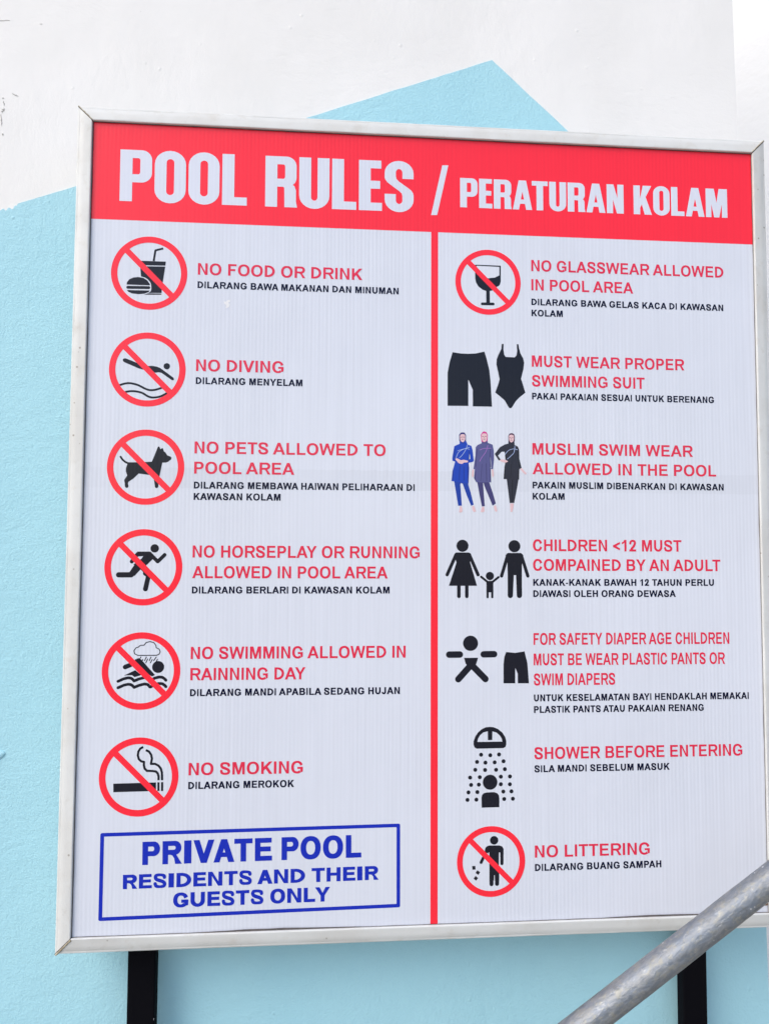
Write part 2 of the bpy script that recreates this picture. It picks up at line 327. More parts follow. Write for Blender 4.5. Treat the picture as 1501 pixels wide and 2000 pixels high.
# ------------------------------------------------------------------ the art, in millimetres from the panel's centre
ART = json.loads(r'''[[["T","W","POOL RULES",-551.4,552.6,-36.3,554.0,92.3],["b","R","NO FOOD OR DRINK",-415.3,426.4,-127.4,426.2,20.5],["b","N","DILARANG BAWA MAKANAN DAN MINUMAN",-416.1,401.9,-62.8,403.0,12.8],["T","W","PERATURAN KOLAM",48.3,566.7,551.2,567.7,54.5],["b","R","NO GLASSWEAR ALLOWED",178.2,452.7,541.1,454.5,20.2],["b","R","IN POOL AREA",178.0,417.9,368.4,418.2,20.1],["b","N","DILARANG BAWA GELAS KACA DI KAWASAN",177.4,389.7,539.4,391.9,11.9],["b","N","KOLAM",177.7,370.0,236.1,370.9,11.6],["b","R","NO DIVING",-415.4,255.0,-264.4,256.5,21.5],["b","N","DILARANG MENYELAM",-416.2,233.0,-231.4,233.0,12.1],["b","R","NO PETS ALLOWED TO",-414.4,112.0,-84.7,112.1,21.0],["b","R","POOL AREA",-413.7,76.7,-243.8,77.2,20.8],["b","N","DILARANG MEMBAWA HAIWAN PELIHARAAN DI",-415.2,51.0,-33.2,51.2,12.2],["b","N","KAWASAN KOLAM",-414.9,31.0,-266.9,32.1,11.9],["b","R","NO HORSEPLAY OR RUNNING",-414.6,-68.1,-23.9,-66.6,20.5],["b","R","ALLOWED IN POOL AREA",-415.1,-103.3,-80.1,-102.0,20.6],["b","N","DILARANG BERLARI DI KAWASAN KOLAM",-415.0,-129.3,-76.7,-128.2,11.8],["b","R","NO SWIMMING ALLOWED IN",-413.8,-240.0,-48.3,-239.5,20.4],["b","R","RAINNING DAY",-413.9,-275.5,-220.9,-275.4,20.8],["b","N","DILARANG MANDI APABILA SEDANG HUJAN",-415.0,-302.4,-58.2,-301.9,12.0],["b","R","NO SMOKING",-414.5,-433.8,-223.6,-434.0,20.6],["b","N","DILARANG MEROKOK",-415.3,-457.1,-238.2,-456.4,11.5],["k","B","PRIVATE POOL",-488.0,-579.3,-123.2,-576.9,37.8],["k","B","RESIDENTS AND THEIR",-518.7,-617.6,-93.4,-615.0,23.2],["k","B","GUESTS ONLY",-436.2,-650.0,-175.6,-648.1,23.8],["b","R","MUST WEAR PROPER",177.9,277.6,463.0,278.3,20.7],["b","R","SWIMMING SUIT",177.7,241.4,387.4,242.8,21.1],["b","N","PAKAI PAKAIAN SESUAI UNTUK BERENANG",178.0,217.7,518.1,219.4,11.4],["b","R","MUSLIM SWIM WEAR",178.2,118.3,476.3,119.4,20.9],["b","R","ALLOWED IN THE POOL",178.0,83.0,519.6,84.0,20.9],["b","N","PAKAIN MUSLIM DIBENARKAN DI KAWASAN",177.8,57.9,533.2,58.2,11.8],["b","N","KOLAM",178.1,38.2,236.5,37.9,11.7],["b","R","CHILDREN <12 MUST",178.3,-54.2,451.6,-53.0,20.8],["b","R","COMPAINED BY AN ADULT",178.9,-88.9,524.2,-88.1,20.8],["b","N","KANAK-KANAK BAWAH 12 TAHUN PERLU",179.1,-115.2,511.3,-115.0,11.9],["b","N","DIAWASI OLEH ORANG DEWASA",179.0,-135.1,439.6,-134.9,11.8],["b","R","FOR SAFETY DIAPER AGE CHILDREN",179.3,-219.1,538.0,-219.1,20.6],["b","R","MUST BE WEAR PLASTIC PANTS OR",179.5,-254.6,529.2,-255.3,20.9],["b","R","SWIM DIAPERS",179.2,-290.0,325.4,-289.8,20.5],["b","N","UNTUK KESELAMATAN BAYI HENDAKLAH MEMAKAI",179.5,-317.8,572.3,-317.5,11.5],["b","N","PLASTIK PANTS ATAU PAKAIAN RENANG",179.3,-337.4,487.9,-338.1,11.6],["b","R","SHOWER BEFORE ENTERING",179.6,-417.2,558.1,-418.3,20.0],["b","N","SILA MANDI SEBELUM MASUK",179.5,-440.1,423.1,-440.4,11.5],["b","R","NO LITTERING",180.9,-585.0,384.5,-586.8,20.0],["b","N","DILARANG BUANG SAMPAH",180.4,-608.7,405.1,-608.7,11.2]],{"food":[["l",1,[[-490.83,447.74],[-488.25,466.77],[-475.09,470.67]],3.61,0,0],["p",1,[[-511.55,447.47],[-469.95,447.44],[-470.74,440.22],[-509.98,439.59]],0],["p",1,[[-513.66,437.91],[-470.9,438.67],[-475.73,401.3],[-476.27,391.62],[-508.91,390.55]],0],["p",1,[[-507.98,390.0],[-476.44,390.46],[-476.58,388.52],[-507.92,387.5]],0],["p",-1,[[-537.31,399.25],[-536.61,408.91],[-531.68,415.83],[-522.51,419.52],[-513.26,419.84],[-503.93,417.26],[-497.32,411.69],[-494.4,405.51],[-494.2,395.86],[-497.36,391.89],[-504.23,388.29],[-516.23,386.46],[-528.28,387.99],[-535.77,392.56]],1],["p",1,[[-535.86,404.59],[-535.22,408.95],[-531.64,413.9],[-525.24,417.21],[-516.94,418.65],[-507.64,417.23],[-501.06,413.21],[-496.76,407.36],[-496.05,404.49]],0],["l",1,[[-533.63,399.75],[-498.28,400.36]],5.19,0,1],["p",1,[[-535.36,394.98],[-496.5,395.3],[-498.3,392.35],[-505.19,389.51],[-515.34,388.22],[-526.46,389.2],[-532.52,391.89]],0]],"food_ring":[-497.82,426.1,64.88],"diving":[["p",1,[[-537.67,274.64],[-534.92,275.1],[-526.58,272.07],[-514.98,267.4],[-506.16,263.8],[-496.91,262.6],[-489.54,263.07],[-482.13,261.91],[-476.08,259.77],[-453.07,243.12],[-451.9,240.28],[-453.44,238.53],[-455.76,238.76],[-474.06,251.41],[-478.23,252.08],[-483.75,251.18],[-491.15,251.77],[-500.43,254.88],[-513.4,258.38],[-537.53,268.74],[-539.04,270.61],[-539.1,272.99]],0],["c",1,[-464.76,262.91],5.46],["l",1,[[-543.47,228.19],[-533.92,231.25],[-524.76,231.75],[-512.75,228.88],[-500.67,222.97],[-492.33,220.59],[-483.13,221.46],[-471.22,225.53]],3.54,1,1],["l",1,[[-533.58,216.55],[-524.45,218.08],[-515.26,217.71],[-505.1,215.27],[-495.78,209.77],[-488.38,207.83],[-479.18,208.7],[-471.85,211.23],[-463.64,216.17]],3.54,1,1]],"diving_ring":[-497.34,256.46,64.78],"dog":[["l",1,[[-538.93,104.19],[-535.63,99.55],[-530.98,95.57],[-525.92,93.39]],3.33,1,1],["p",1,[[-528.69,94.95],[-512.26,95.18],[-486.66,96.48],[-483.18,105.48],[-477.1,122.09],[-475.28,123.15],[-474.07,122.13],[-472.61,118.38],[-469.71,120.31],[-468.22,119.68],[-466.85,115.16],[-463.57,112.38],[-461.18,108.17],[-455.62,105.89],[-453.56,104.22],[-454.14,101.19],[-459.12,96.87],[-462.77,95.4],[-469.01,95.13],[-470.4,86.82],[-472.89,73.61],[-474.53,64.18],[-474.77,53.85],[-476.1,51.49],[-478.84,51.17],[-480.43,52.84],[-482.34,65.5],[-486.18,73.44],[-491.68,73.84],[-508.18,75.79],[-517.11,66.95],[-525.18,61.23],[-525.57,57.95],[-524.65,53.75],[-525.87,51.21],[-528.59,50.8],[-530.45,52.74],[-531.05,58.82],[-532.18,64.42],[-527.26,72.45],[-529.7,79.45],[-529.56,85.08],[-527.52,91.68]],0]],"dog_ring":[-496.59,87.1,64.86],"runner":[["c",1,[-478.69,-51.96],7.09],["l",1,[[-461.86,-62.95],[-473.21,-74.43],[-485.77,-61.93]],6.27,0,1],["l",1,[[-506.67,-62.48],[-486.7,-61.01]],6.88,0,1],["l",1,[[-506.69,-61.56],[-516.38,-74.57]],6.61,0,1],["p",1,[[-507.69,-57.57],[-486.32,-57.48],[-483.06,-60.99],[-481.49,-70.28],[-492.63,-81.45],[-506.17,-85.19],[-513.55,-79.66],[-500.16,-69.42],[-497.08,-64.77],[-503.0,-64.33]],0],["p",1,[[-510.85,-78.72],[-492.79,-74.03],[-492.63,-81.45],[-485.08,-94.41],[-485.79,-103.67],[-501.57,-87.96],[-511.3,-99.08],[-520.48,-93.55]],0],["l",1,[[-537.58,-97.1],[-516.78,-97.06],[-503.49,-83.33]],8.95,0,1],["l",1,[[-493.26,-94.42],[-488.18,-98.12]],8.26,0,1],["l",1,[[-488.16,-99.04],[-492.68,-121.06]],8.07,0,1]],"runner_ring":[-496.62,-84.16,64.84],"rain":[["c",1,[-468.79,-252.55],10.01],["p",1,[[-506.99,-239.27],[-500.73,-237.31],[-497.07,-239.8],[-473.76,-265.85],[-479.32,-267.81],[-496.76,-253.97],[-511.29,-248.37]],0],["l",1,[[-523.35,-252.2],[-514.88,-248.8],[-502.42,-242.5]],7.7,0,1],["p",1,[[-524.82,-266.31],[-506.59,-257.54],[-496.5,-265.84],[-507.23,-269.2],[-511.8,-265.88]],0],["p",1,[[-502.45,-241.13],[-473.76,-265.85],[-478.4,-268.28],[-506.67,-253.89]],0],["l",1,[[-534.46,-275.96],[-525.14,-271.77],[-517.99,-270.2],[-513.49,-270.79],[-510.75,-272.54],[-507.98,-275.58],[-499.96,-272.19],[-491.0,-269.99],[-485.57,-270.95],[-481.87,-275.09]],4.88,0,1],["l",1,[[-480.97,-275.1],[-473.83,-271.06],[-466.63,-269.3],[-461.19,-269.99],[-457.52,-272.58],[-455.48,-274.88]],4.9,0,1],["l",1,[[-534.21,-286.69],[-524.89,-282.51],[-517.75,-280.94],[-513.24,-281.53],[-510.51,-283.29],[-507.74,-286.32],[-499.72,-282.94],[-490.77,-280.75],[-485.34,-281.72],[-481.64,-285.86]],4.87,0,1],["l",1,[[-480.74,-285.87],[-473.6,-281.83],[-466.41,-280.08],[-460.97,-280.77],[-457.3,-283.36],[-455.26,-285.67]],4.9,0,1],["l",1,[[-502.63,-232.9],[-508.1,-230.12],[-509.29,-225.09],[-506.51,-220.53],[-501.86,-218.72],[-498.94,-215.99],[-492.89,-215.75],[-489.55,-211.46],[-483.26,-209.84],[-476.88,-211.53],[-473.16,-216.14],[-472.63,-220.27],[-467.6,-222.59],[-465.87,-227.19],[-467.87,-231.31],[-471.91,-232.93],[-502.63,-232.9]],1.54,0,1],["l",1,[[-497.61,-235.68],[-499.35,-238.41]],1.54,0,1],["l",1,[[-494.36,-239.82],[-495.65,-242.55]],1.54,0,1],["l",1,[[-488.58,-235.74],[-491.43,-241.67]],1.55,0,1],["l",1,[[-486.25,-238.96],[-489.27,-245.34]],1.55,0,1],["l",1,[[-480.9,-235.8],[-483.66,-241.73]],1.55,0,1],["l",1,[[-478.82,-239.93],[-481.6,-245.4]],1.55,0,1],["l",1,[[-472.3,-235.86],[-476.25,-241.78]],1.55,0,1],["l",1,[[-470.14,-239.54],[-472.58,-244.1]],1.55,0,1]],"rain_ring":[-496.69,-258.95,64.87],"smoking":[["p",1,[[-538.23,-445.11],[-468.31,-444.46],[-468.02,-458.59],[-537.71,-459.18]],0],["p",1,[[-466.07,-444.24],[-462.57,-444.22],[-462.28,-458.62],[-465.78,-458.63]],0],["p",1,[[-460.06,-444.18],[-456.47,-444.16],[-456.17,-458.75],[-459.76,-458.76]],0],["l",1,[[-490.47,-385.45],[-495.34,-388.08],[-498.37,-392.99],[-499.13,-399.3],[-497.2,-405.64],[-493.09,-409.32],[-488.76,-410.3],[-488.83,-415.7],[-487.45,-421.13],[-483.79,-424.98],[-474.81,-425.42],[-468.96,-426.44],[-465.75,-429.65],[-464.4,-434.18],[-464.26,-440.94]],3.78,0,0],["l",1,[[-486.32,-390.67],[-480.88,-393.29],[-477.17,-398.77],[-475.87,-405.11],[-477.3,-413.66],[-470.57,-413.78],[-465.12,-416.59],[-460.97,-421.63],[-459.04,-427.98],[-458.33,-441.06]],3.78,0,0]],"smoking_ring":[-496.73,-434.81,65.23],"glass":[["p",1,[[75.24,461.68],[122.3,461.48],[122.19,432.25],[120.57,426.55],[118.21,423.65],[113.51,422.08],[108.81,415.81],[101.78,414.17],[95.69,413.97],[89.16,416.1],[81.69,421.48],[77.04,428.84],[75.56,436.3]],0],["p",-1,[[78.04,459.89],[119.75,459.22],[119.69,443.66],[111.7,439.24],[100.45,437.63],[95.76,436.99],[87.35,441.41],[78.02,448.6]],0],["l",1,[[98.7,417.36],[98.99,390.16]],6.57,0,0],["p",1,[[95.64,394.74],[96.58,396.64],[101.26,396.79],[102.37,394.95],[102.36,392.14],[95.63,391.93]],0],["l",1,[[88.34,390.29],[108.25,390.64]],5.05,0,1]],"glass_ring":[99.14,430.29,59.7],"suits":[["p",1,[[34.26,300.68],[48.94,298.75],[62.59,298.47],[76.27,299.46],[91.87,303.24],[95.74,291.33],[100.95,269.35],[103.0,249.43],[105.48,203.87],[70.82,203.7],[70.67,233.49],[62.73,251.65],[62.65,204.26],[25.36,203.82],[25.36,263.33],[29.02,282.28]],0],["p",1,[[123.64,318.02],[127.03,318.33],[126.57,307.95],[128.01,298.48],[130.64,294.54],[147.08,294.22],[150.5,298.01],[151.6,305.44],[151.03,318.34],[154.0,318.21],[155.24,310.83],[157.74,301.37],[162.48,293.03],[164.45,284.62],[162.9,272.96],[158.55,255.44],[161.68,245.5],[166.26,230.33],[156.25,222.23],[148.8,214.72],[142.93,205.15],[140.27,201.74],[137.11,201.89],[133.96,206.02],[128.72,215.35],[120.3,222.52],[111.36,229.67],[117.22,245.55],[119.37,254.01],[116.77,266.57],[113.76,280.19],[114.22,289.69],[117.42,298.21],[122.76,308.91]],0]],"family":[["c",1,[51.86,-44.97],10.69],["p",1,[[40.46,-56.79],[63.35,-56.7],[67.61,-60.15],[65.46,-74.35],[77.64,-115.23],[27.7,-115.27],[41.19,-74.42],[36.74,-60.8]],0],["l",1,[[40.46,-60.26],[24.52,-95.94]],5.92,0,1],["l",1,[[63.88,-60.16],[79.49,-95.83]],5.93,0,1],["p",1,[[39.92,-68.13],[42.58,-66.02],[42.57,-73.37],[41.19,-74.42]],0],["l",1,[[45.41,-113.17],[45.39,-133.75]],6.32,0,1],["l",1,[[59.44,-113.15],[59.41,-133.76]],6.33,0,1],["c",1,[100.63,-98.0],7.31],["l",1,[[85.14,-99.5],[95.79,-107.88]],4.02,0,1],["l",1,[[116.15,-99.97],[105.41,-108.39]],4.03,0,1],["p",1,[[94.41,-106.62],[106.81,-106.61],[106.74,-126.75],[94.35,-126.75]],0],["l",1,[[96.49,-123.61],[96.46,-135.13]],4.02,0,1],["l",1,[[104.83,-123.61],[104.79,-135.14]],4.02,0,1],["c",1,[144.86,-45.24],10.78],["p",1,[[132.75,-57.24],[156.65,-57.14],[160.95,-61.36],[158.26,-78.28],[158.16,-97.27],[132.57,-97.31],[132.03,-73.08],[128.64,-61.48]],0],["l",1,[[132.73,-61.26],[121.51,-97.86]],5.97,0,1],["l",1,[[157.17,-61.16],[168.82,-97.78]],5.98,0,1],["p",1,[[132.58,-95.21],[158.17,-95.16],[157.97,-130.96],[148.73,-130.96],[147.6,-99.39],[146.22,-96.45],[143.52,-97.29],[141.86,-130.96],[132.42,-130.95]],0],["p",-1,[[143.53,-96.45],[147.62,-96.44],[147.85,-135.69],[142.48,-135.68]],0],["l",1,[[137.18,-120.45],[137.13,-132.22]],9.35,0,1],["l",1,[[153.51,-120.44],[153.45,-132.22]],9.36,0,1]],"baby":[["c",1,[65.96,-215.64],13.27],["l",1,[[28.12,-235.13],[47.0,-235.04]],11.38,0,1],["l",1,[[89.05,-235.0],[107.86,-234.8]],11.23,0,1],["p",1,[[54.39,-240.95],[79.21,-240.91],[76.36,-250.37],[73.95,-256.21],[67.96,-257.44],[60.89,-255.04],[57.09,-250.76]],0],["l",1,[[64.15,-256.13],[44.25,-277.74]],11.41,0,1],["l",1,[[70.68,-256.19],[92.21,-277.87]],11.41,0,1],["p",1,[[129.25,-231.2],[145.72,-232.8],[162.14,-230.33],[167.09,-250.52],[169.74,-286.07],[149.85,-285.87],[149.71,-269.11],[145.26,-259.13],[145.13,-285.83],[124.3,-285.63],[124.44,-252.34],[125.92,-239.52]],0]],"shower":[["p",1,[[92.45,-361.23],[99.22,-360.67],[105.99,-361.09],[114.45,-364.67],[122.06,-370.95],[127.11,-378.84],[128.78,-385.45],[128.76,-391.2],[127.47,-395.29],[123.64,-397.52],[76.33,-397.72],[72.54,-395.2],[71.03,-391.09],[70.96,-385.35],[73.42,-378.02],[78.07,-370.71],[84.84,-364.65]],0],["p",-1,[[77.62,-386.11],[79.06,-380.15],[82.7,-374.47],[88.2,-370.04],[95.39,-368.34],[104.7,-368.47],[111.89,-370.8],[117.37,-375.82],[120.74,-381.21],[121.82,-386.32]],0],["p",1,[[96.07,-367.69],[104.28,-367.81],[103.97,-383.25],[96.28,-383.46]],0],["c",1,[99.94,-455.52],12.86],["p",1,[[84.92,-498.58],[84.71,-481.1],[85.82,-477.06],[88.77,-473.87],[94.66,-472.77],[107.3,-472.63],[112.35,-474.37],[115.29,-478.1],[116.11,-483.41],[116.06,-498.48]],0],["c",1,[84.22,-408.25],3.49],["c",1,[100.42,-409.43],3.49],["c",1,[115.81,-408.22],3.5],["c",1,[77.04,-420.47],3.48],["c",1,[91.78,-421.88],3.49],["c",1,[108.07,-421.68],3.49],["c",1,[123.8,-420.08],3.5],["c",1,[73.89,-433.88],3.48],["c",1,[91.15,-434.45],3.49],["c",1,[110.56,-434.49],3.49],["c",1,[126.03,-433.64],3.5],["c",1,[64.8,-446.92],3.47],["c",1,[81.77,-446.6],3.48],["c",1,[118.96,-446.43],3.49],["c",1,[135.03,-446.33],3.5],["c",1,[66.45,-459.49],3.47],["c",1,[80.14,-459.28],3.48],["c",1,[118.82,-459.33],3.49],["c",1,[134.8,-459.74],3.49],["c",1,[61.82,-472.08],3.47],["c",1,[77.51,-471.92],3.47],["c",1,[123.17,-471.99],3.49],["c",1,[137.54,-471.88],3.49],["c",1,[60.12,-484.87],3.46],["c",1,[75.72,-484.73],3.47],["c",1,[124.63,-484.66],3.49],["c",1,[140.02,-484.59],3.49]],"litter":[["c",1,[106.68,-554.52],7.25],["p",1,[[94.69,-563.99],[98.28,-562.96],[116.28,-563.44],[120.78,-565.12],[123.28,-569.53],[123.24,-579.06],[114.85,-584.02],[114.75,-610.81],[98.14,-610.32],[98.24,-578.37],[90.18,-571.23],[91.54,-566.5]],0],["p",-1,[[114.88,-575.36],[117.31,-575.43],[117.17,-610.88],[114.75,-610.81]],0],["p",-1,[[96.63,-574.86],[98.07,-574.9],[97.99,-600.82],[96.55,-600.78]],0],["l",1,[[120.3,-570.31],[120.21,-594.12]],5.66,0,1],["l",1,[[93.77,-571.32],[83.67,-591.35]],5.11,0,1],["p",1,[[98.17,-600.83],[115.41,-601.33],[115.33,-622.91],[98.1,-622.39]],0],["p",-1,[[106.38,-613.59],[107.55,-613.62],[107.93,-632.17],[105.69,-632.1]],0],["l",1,[[101.82,-609.57],[101.76,-628.36]],7.04,0,1],["l",1,[[111.57,-618.49],[111.54,-628.31]],7.04,0,1],["p",1,[[67.99,-597.03],[73.54,-596.84],[74.24,-602.98],[68.6,-603.25]],0],["p",1,[[77.1,-604.36],[82.01,-607.69],[78.87,-612.34],[73.96,-608.75]],0],["p",1,[[73.95,-613.74],[78.59,-617.49],[74.83,-621.86],[70.54,-618.29]],0]],"litter_ring":[101.38,-590.18,59.79],"w1_legs":[["p",1,[[36.76,70.6],[62.49,70.91],[62.47,62.89],[66.49,49.92],[72.01,27.98],[67.46,25.74],[59.42,44.85],[52.38,64.78],[49.35,66.24],[47.84,63.72],[49.14,49.74],[50.82,25.79],[44.28,25.73],[40.27,49.64]],0]],"w1_tunic":[["p",1,[[46.9,141.01],[58.54,141.7],[61.07,135.19],[67.65,132.78],[70.17,125.26],[72.36,106.17],[70.64,104.14],[63.04,102.22],[64.04,93.0],[62.78,65.9],[52.38,66.78],[32.22,69.54],[34.04,86.58],[38.79,104.19],[34.05,105.63],[33.75,110.64],[37.29,131.79],[46.9,135.97]],0],["p",-1,[[64.38,119.14],[63.35,108.06],[65.79,109.1],[65.59,115.13]],0]],"w1_hood":[["p",1,[[46.39,141.0],[45.9,152.07],[48.94,155.95],[52.48,156.62],[56.03,156.08],[58.35,151.78],[58.14,141.19],[52.46,138.88]],0]],"w1_face":[["p",1,[[47.41,148.07],[48.63,152.12],[52.48,153.39],[56.33,152.25],[57.13,147.73],[56.32,142.67],[52.97,138.89],[48.92,141.54]],1],["p",1,[[38.79,108.71],[42.33,110.27],[48.89,106.84],[54.45,107.73],[62.03,105.83],[61.52,103.21],[54.44,102.4],[51.41,100.05],[45.35,101.27]],0],["p",1,[[47.3,24.76],[50.82,24.79],[52.12,15.82],[49.3,13.61],[45.78,14.27]],0],["p",1,[[68.98,24.96],[73.02,25.99],[76.33,16.04],[72.49,14.51],[69.97,17.98]],0]],"w1_line":[["l",1,[[61.06,134.19],[57.51,125.07],[51.43,115.92],[46.37,110.83]],0.91,1,1],["l",1,[[40.31,110.24],[44.35,119.84],[51.44,125.48],[64.6,130.01]],0.91,1,1],["l",1,[[43.35,123.34],[55.49,127.25],[64.6,126.69]],0.71,1,1]],"w2_legs":[["p",1,[[78.16,69.09],[99.95,67.85],[105.99,50.35],[111.81,30.36],[105.91,26.3],[98.87,43.26],[91.82,60.22],[89.81,66.72],[88.79,66.71],[89.97,50.18],[92.03,25.37],[86.66,24.92],[82.66,45.09]],0]],"w2_tunic":[["p",1,[[86.45,141.65],[97.13,142.33],[97.63,138.81],[106.27,135.41],[108.28,125.85],[108.73,109.72],[106.94,91.56],[103.59,91.51],[102.58,95.53],[103.51,67.89],[76.64,67.57],[72.61,75.04],[74.16,91.12],[71.63,91.09],[75.22,115.27],[75.76,130.39],[79.32,134.48],[86.44,137.62]],0],["p",-1,[[101.83,115.66],[103.12,105.61],[103.9,93.53],[102.58,93.51],[101.29,105.58]],0]],"w2_hood":[["p",1,[[86.14,140.64],[84.95,152.74],[88.02,157.84],[91.07,159.11],[95.14,157.97],[97.67,152.95],[97.34,142.84],[92.04,139.52]],0]],"w2_face":[["p",1,[[86.47,149.23],[87.5,154.3],[91.57,155.38],[95.64,154.13],[96.44,149.4],[95.3,143.31],[91.53,140.12],[87.77,142.69]],1],["p",1,[[69.6,90.06],[72.64,90.6],[72.11,79.05],[70.08,76.01],[68.57,79.0]],0],["p",1,[[104.6,91.03],[107.35,91.36],[108.63,80.51],[106.58,76.47],[105.27,79.47]],0],["p",1,[[86.66,24.12],[90.71,24.36],[91.49,16.17],[87.64,14.34],[84.61,15.61]],0],["p",1,[[107.93,25.32],[112.0,27.36],[114.5,17.37],[111.96,15.35],[109.43,18.33]],0]],"w2_line":[["l",1,[[82.85,125.46],[90.99,128.41],[103.2,128.8]],0.91,1,1],["l",1,[[97.61,133.76],[94.02,122.61],[86.88,112.42],[82.81,105.32]],1.01,1,1]],"w3_legs":[["p",1,[[131.51,74.76],[152.94,74.02],[150.83,60.9],[147.69,45.77],[145.07,31.68],[136.92,31.4],[134.46,50.66]],0]],"w3_tunic":[["p",1,[[134.87,141.44],[145.62,142.12],[146.3,135.55],[152.23,132.6],[154.24,126.56],[154.67,110.38],[158.68,94.77],[154.57,92.19],[153.96,73.53],[125.91,74.19],[127.53,95.87],[129.61,105.98],[128.15,123.12],[122.54,123.04],[115.88,115.87],[120.95,108.88],[117.38,107.02],[110.09,118.81],[119.51,131.08],[128.72,136.28],[134.86,137.89]],0]],"w3_hood":[["p",1,[[135.07,140.93],[134.71,151.56],[136.98,155.86],[141.08,156.94],[145.17,155.29],[146.69,150.75],[146.34,142.13],[140.49,139.5]],0]],"w3_face":[["p",1,[[135.72,148.54],[136.76,152.61],[140.56,153.89],[144.14,152.73],[145.14,148.19],[144.09,143.11],[140.49,139.91],[137.13,142.49]],1],["p",1,[[118.4,107.84],[121.97,109.4],[130.64,108.52],[134.2,105.54],[129.6,103.46],[122.47,104.87]],0],["p",1,[[155.6,92.71],[158.68,94.27],[167.84,84.8],[165.77,82.45],[161.19,86.22]],0],["p",1,[[137.43,30.61],[144.05,30.67],[142.98,21.63],[141.43,15.6],[138.37,15.57]],0]],"w3_line":[["l",1,[[128.64,118.08],[134.8,125.25],[144.02,128.42],[151.17,127.02]],0.91,1,1],["l",1,[[146.6,133.53],[145.01,122.37],[138.84,115.2],[132.69,110.06]],0.92,1,1]],"w1_feat":[["l",1,[[48.22,147.88],[50.45,147.92]],0.91,0,1],["l",1,[[53.49,147.97],[55.92,148.01]],0.91,0,1],["l",1,[[50.65,143.79],[53.28,143.83]],0.81,0,1],["l",1,[[52.07,150.16],[52.07,145.52]],0.51,0,1]],"w2_feat":[["l",1,[[87.49,149.95],[89.83,149.99]],0.91,0,1],["l",1,[[92.47,150.04],[94.91,150.08]],0.91,0,1],["l",1,[[89.81,144.94],[92.86,144.99]],0.81,0,1],["l",1,[[91.25,149.31],[91.24,146.78]],0.51,0,1]],"w3_feat":[["l",1,[[136.75,148.35],[139.0,148.39]],0.92,0,1],["l",1,[[141.25,148.43],[143.5,148.47]],0.92,0,1],["l",1,[[138.56,143.32],[141.22,143.36]],0.81,0,1],["l",1,[[140.02,147.8],[140.0,145.17]],0.51,0,1]],"w1_fold":[["l",1,[[38.3,126.78],[37.28,117.72],[38.29,105.69]],1.01,1,1],["l",1,[[64.09,123.16],[63.77,113.09],[63.05,105.04]],1.01,1,1],["l",1,[[35.25,88.6],[34.04,71.57]],1.21,1,1],["l",1,[[62.02,98.99],[62.28,68.9]],1.41,1,1],["l",1,[[47.37,96.79],[45.83,71.71]],0.81,1,1],["l",1,[[54.43,94.87],[55.21,70.82]],0.81,1,1],["l",1,[[49.43,138.03],[56.51,137.64]],0.91,1,1]],"w2_fold":[["l",1,[[78.8,127.41],[77.24,113.29],[75.69,95.16]],1.21,1,1],["l",1,[[102.18,127.77],[101.32,113.64],[102.58,95.53]],1.22,1,1],["l",1,[[75.67,87.13],[74.63,72.06]],1.21,1,1],["l",1,[[102.07,93.51],[102.5,70.39]],1.42,1,1],["l",1,[[86.85,100.34],[84.75,70.17]],0.81,1,1],["l",1,[[94.47,101.46],[95.4,70.3]],0.81,1,1],["l",1,[[88.47,138.66],[96.1,138.28]],0.91,1,1]],"w3_fold":[["l",1,[[129.18,124.15],[130.15,114.06],[132.17,107.03]],1.02,1,1],["l",1,[[152.7,124.51],[153.13,110.36],[154.08,96.23]],1.22,1,1],["l",1,[[128.04,95.87],[127.24,75.72]],1.22,1,1],["l",1,[[153.04,92.17],[152.95,75.02]],1.22,1,1],["l",1,[[139.8,101.08],[138.66,75.86]],0.81,1,1],["l",1,[[141.7,72.87],[140.69,32.65]],1.01,1,1]],"box":[[-557.11,-525.43],[-56.8,-522.04],[-56.32,-662.17],[-557.02,-667.89]],"slash":[["p",1,[[-4.61,549.92],[6.37,550.38],[26.68,643.43],[15.63,642.9]],0]],"scrap":[["p",1,[[-369.63,380.76],[-366.08,379.51],[-363.47,382.33],[-359.06,383.38],[-358.13,380.22],[-361.64,378.28],[-358.93,374.72],[-360.62,370.11],[-365.9,368.13],[-365.1,373.62],[-368.68,376.24]],0]]}]''')
LINES, FIG = ART


def circ(cx, cy, rx, ry=None, n=40):
    ry = rx if ry is None else ry
    return [(cx + rx * math.cos(2 * math.pi * i / n), cy + ry * math.sin(2 * math.pi * i / n)) for i in range(n)]


def spline(pts, closed, sub=6):
    n = len(pts)
    out = []
    dim = len(pts[0])
    rng = range(n) if closed else range(n - 1)
    for i in rng:
        if closed:
            p = [pts[(i + j) % n] for j in (-1, 0, 1, 2)]
        else:
            p = [pts[max(0, min(n - 1, i + j))] for j in (-1, 0, 1, 2)]
        for s in range(sub):
            t = s / sub
            out.append(tuple(0.5 * (2 * p[1][d] + (p[2][d] - p[0][d]) * t + (2 * p[0][d] - 5 * p[1][d] + 4 * p[2][d] - p[3][d]) * t * t
                                    + (3 * p[1][d] - p[0][d] - 3 * p[2][d] + p[3][d]) * t ** 3) for d in range(dim)))
    if not closed:
        out.append(tuple(pts[-1]))
    return out


def area(p):
    return sum(p[i][0] * p[(i + 1) % len(p)][1] - p[(i + 1) % len(p)][0] * p[i][1] for i in range(len(p))) / 2


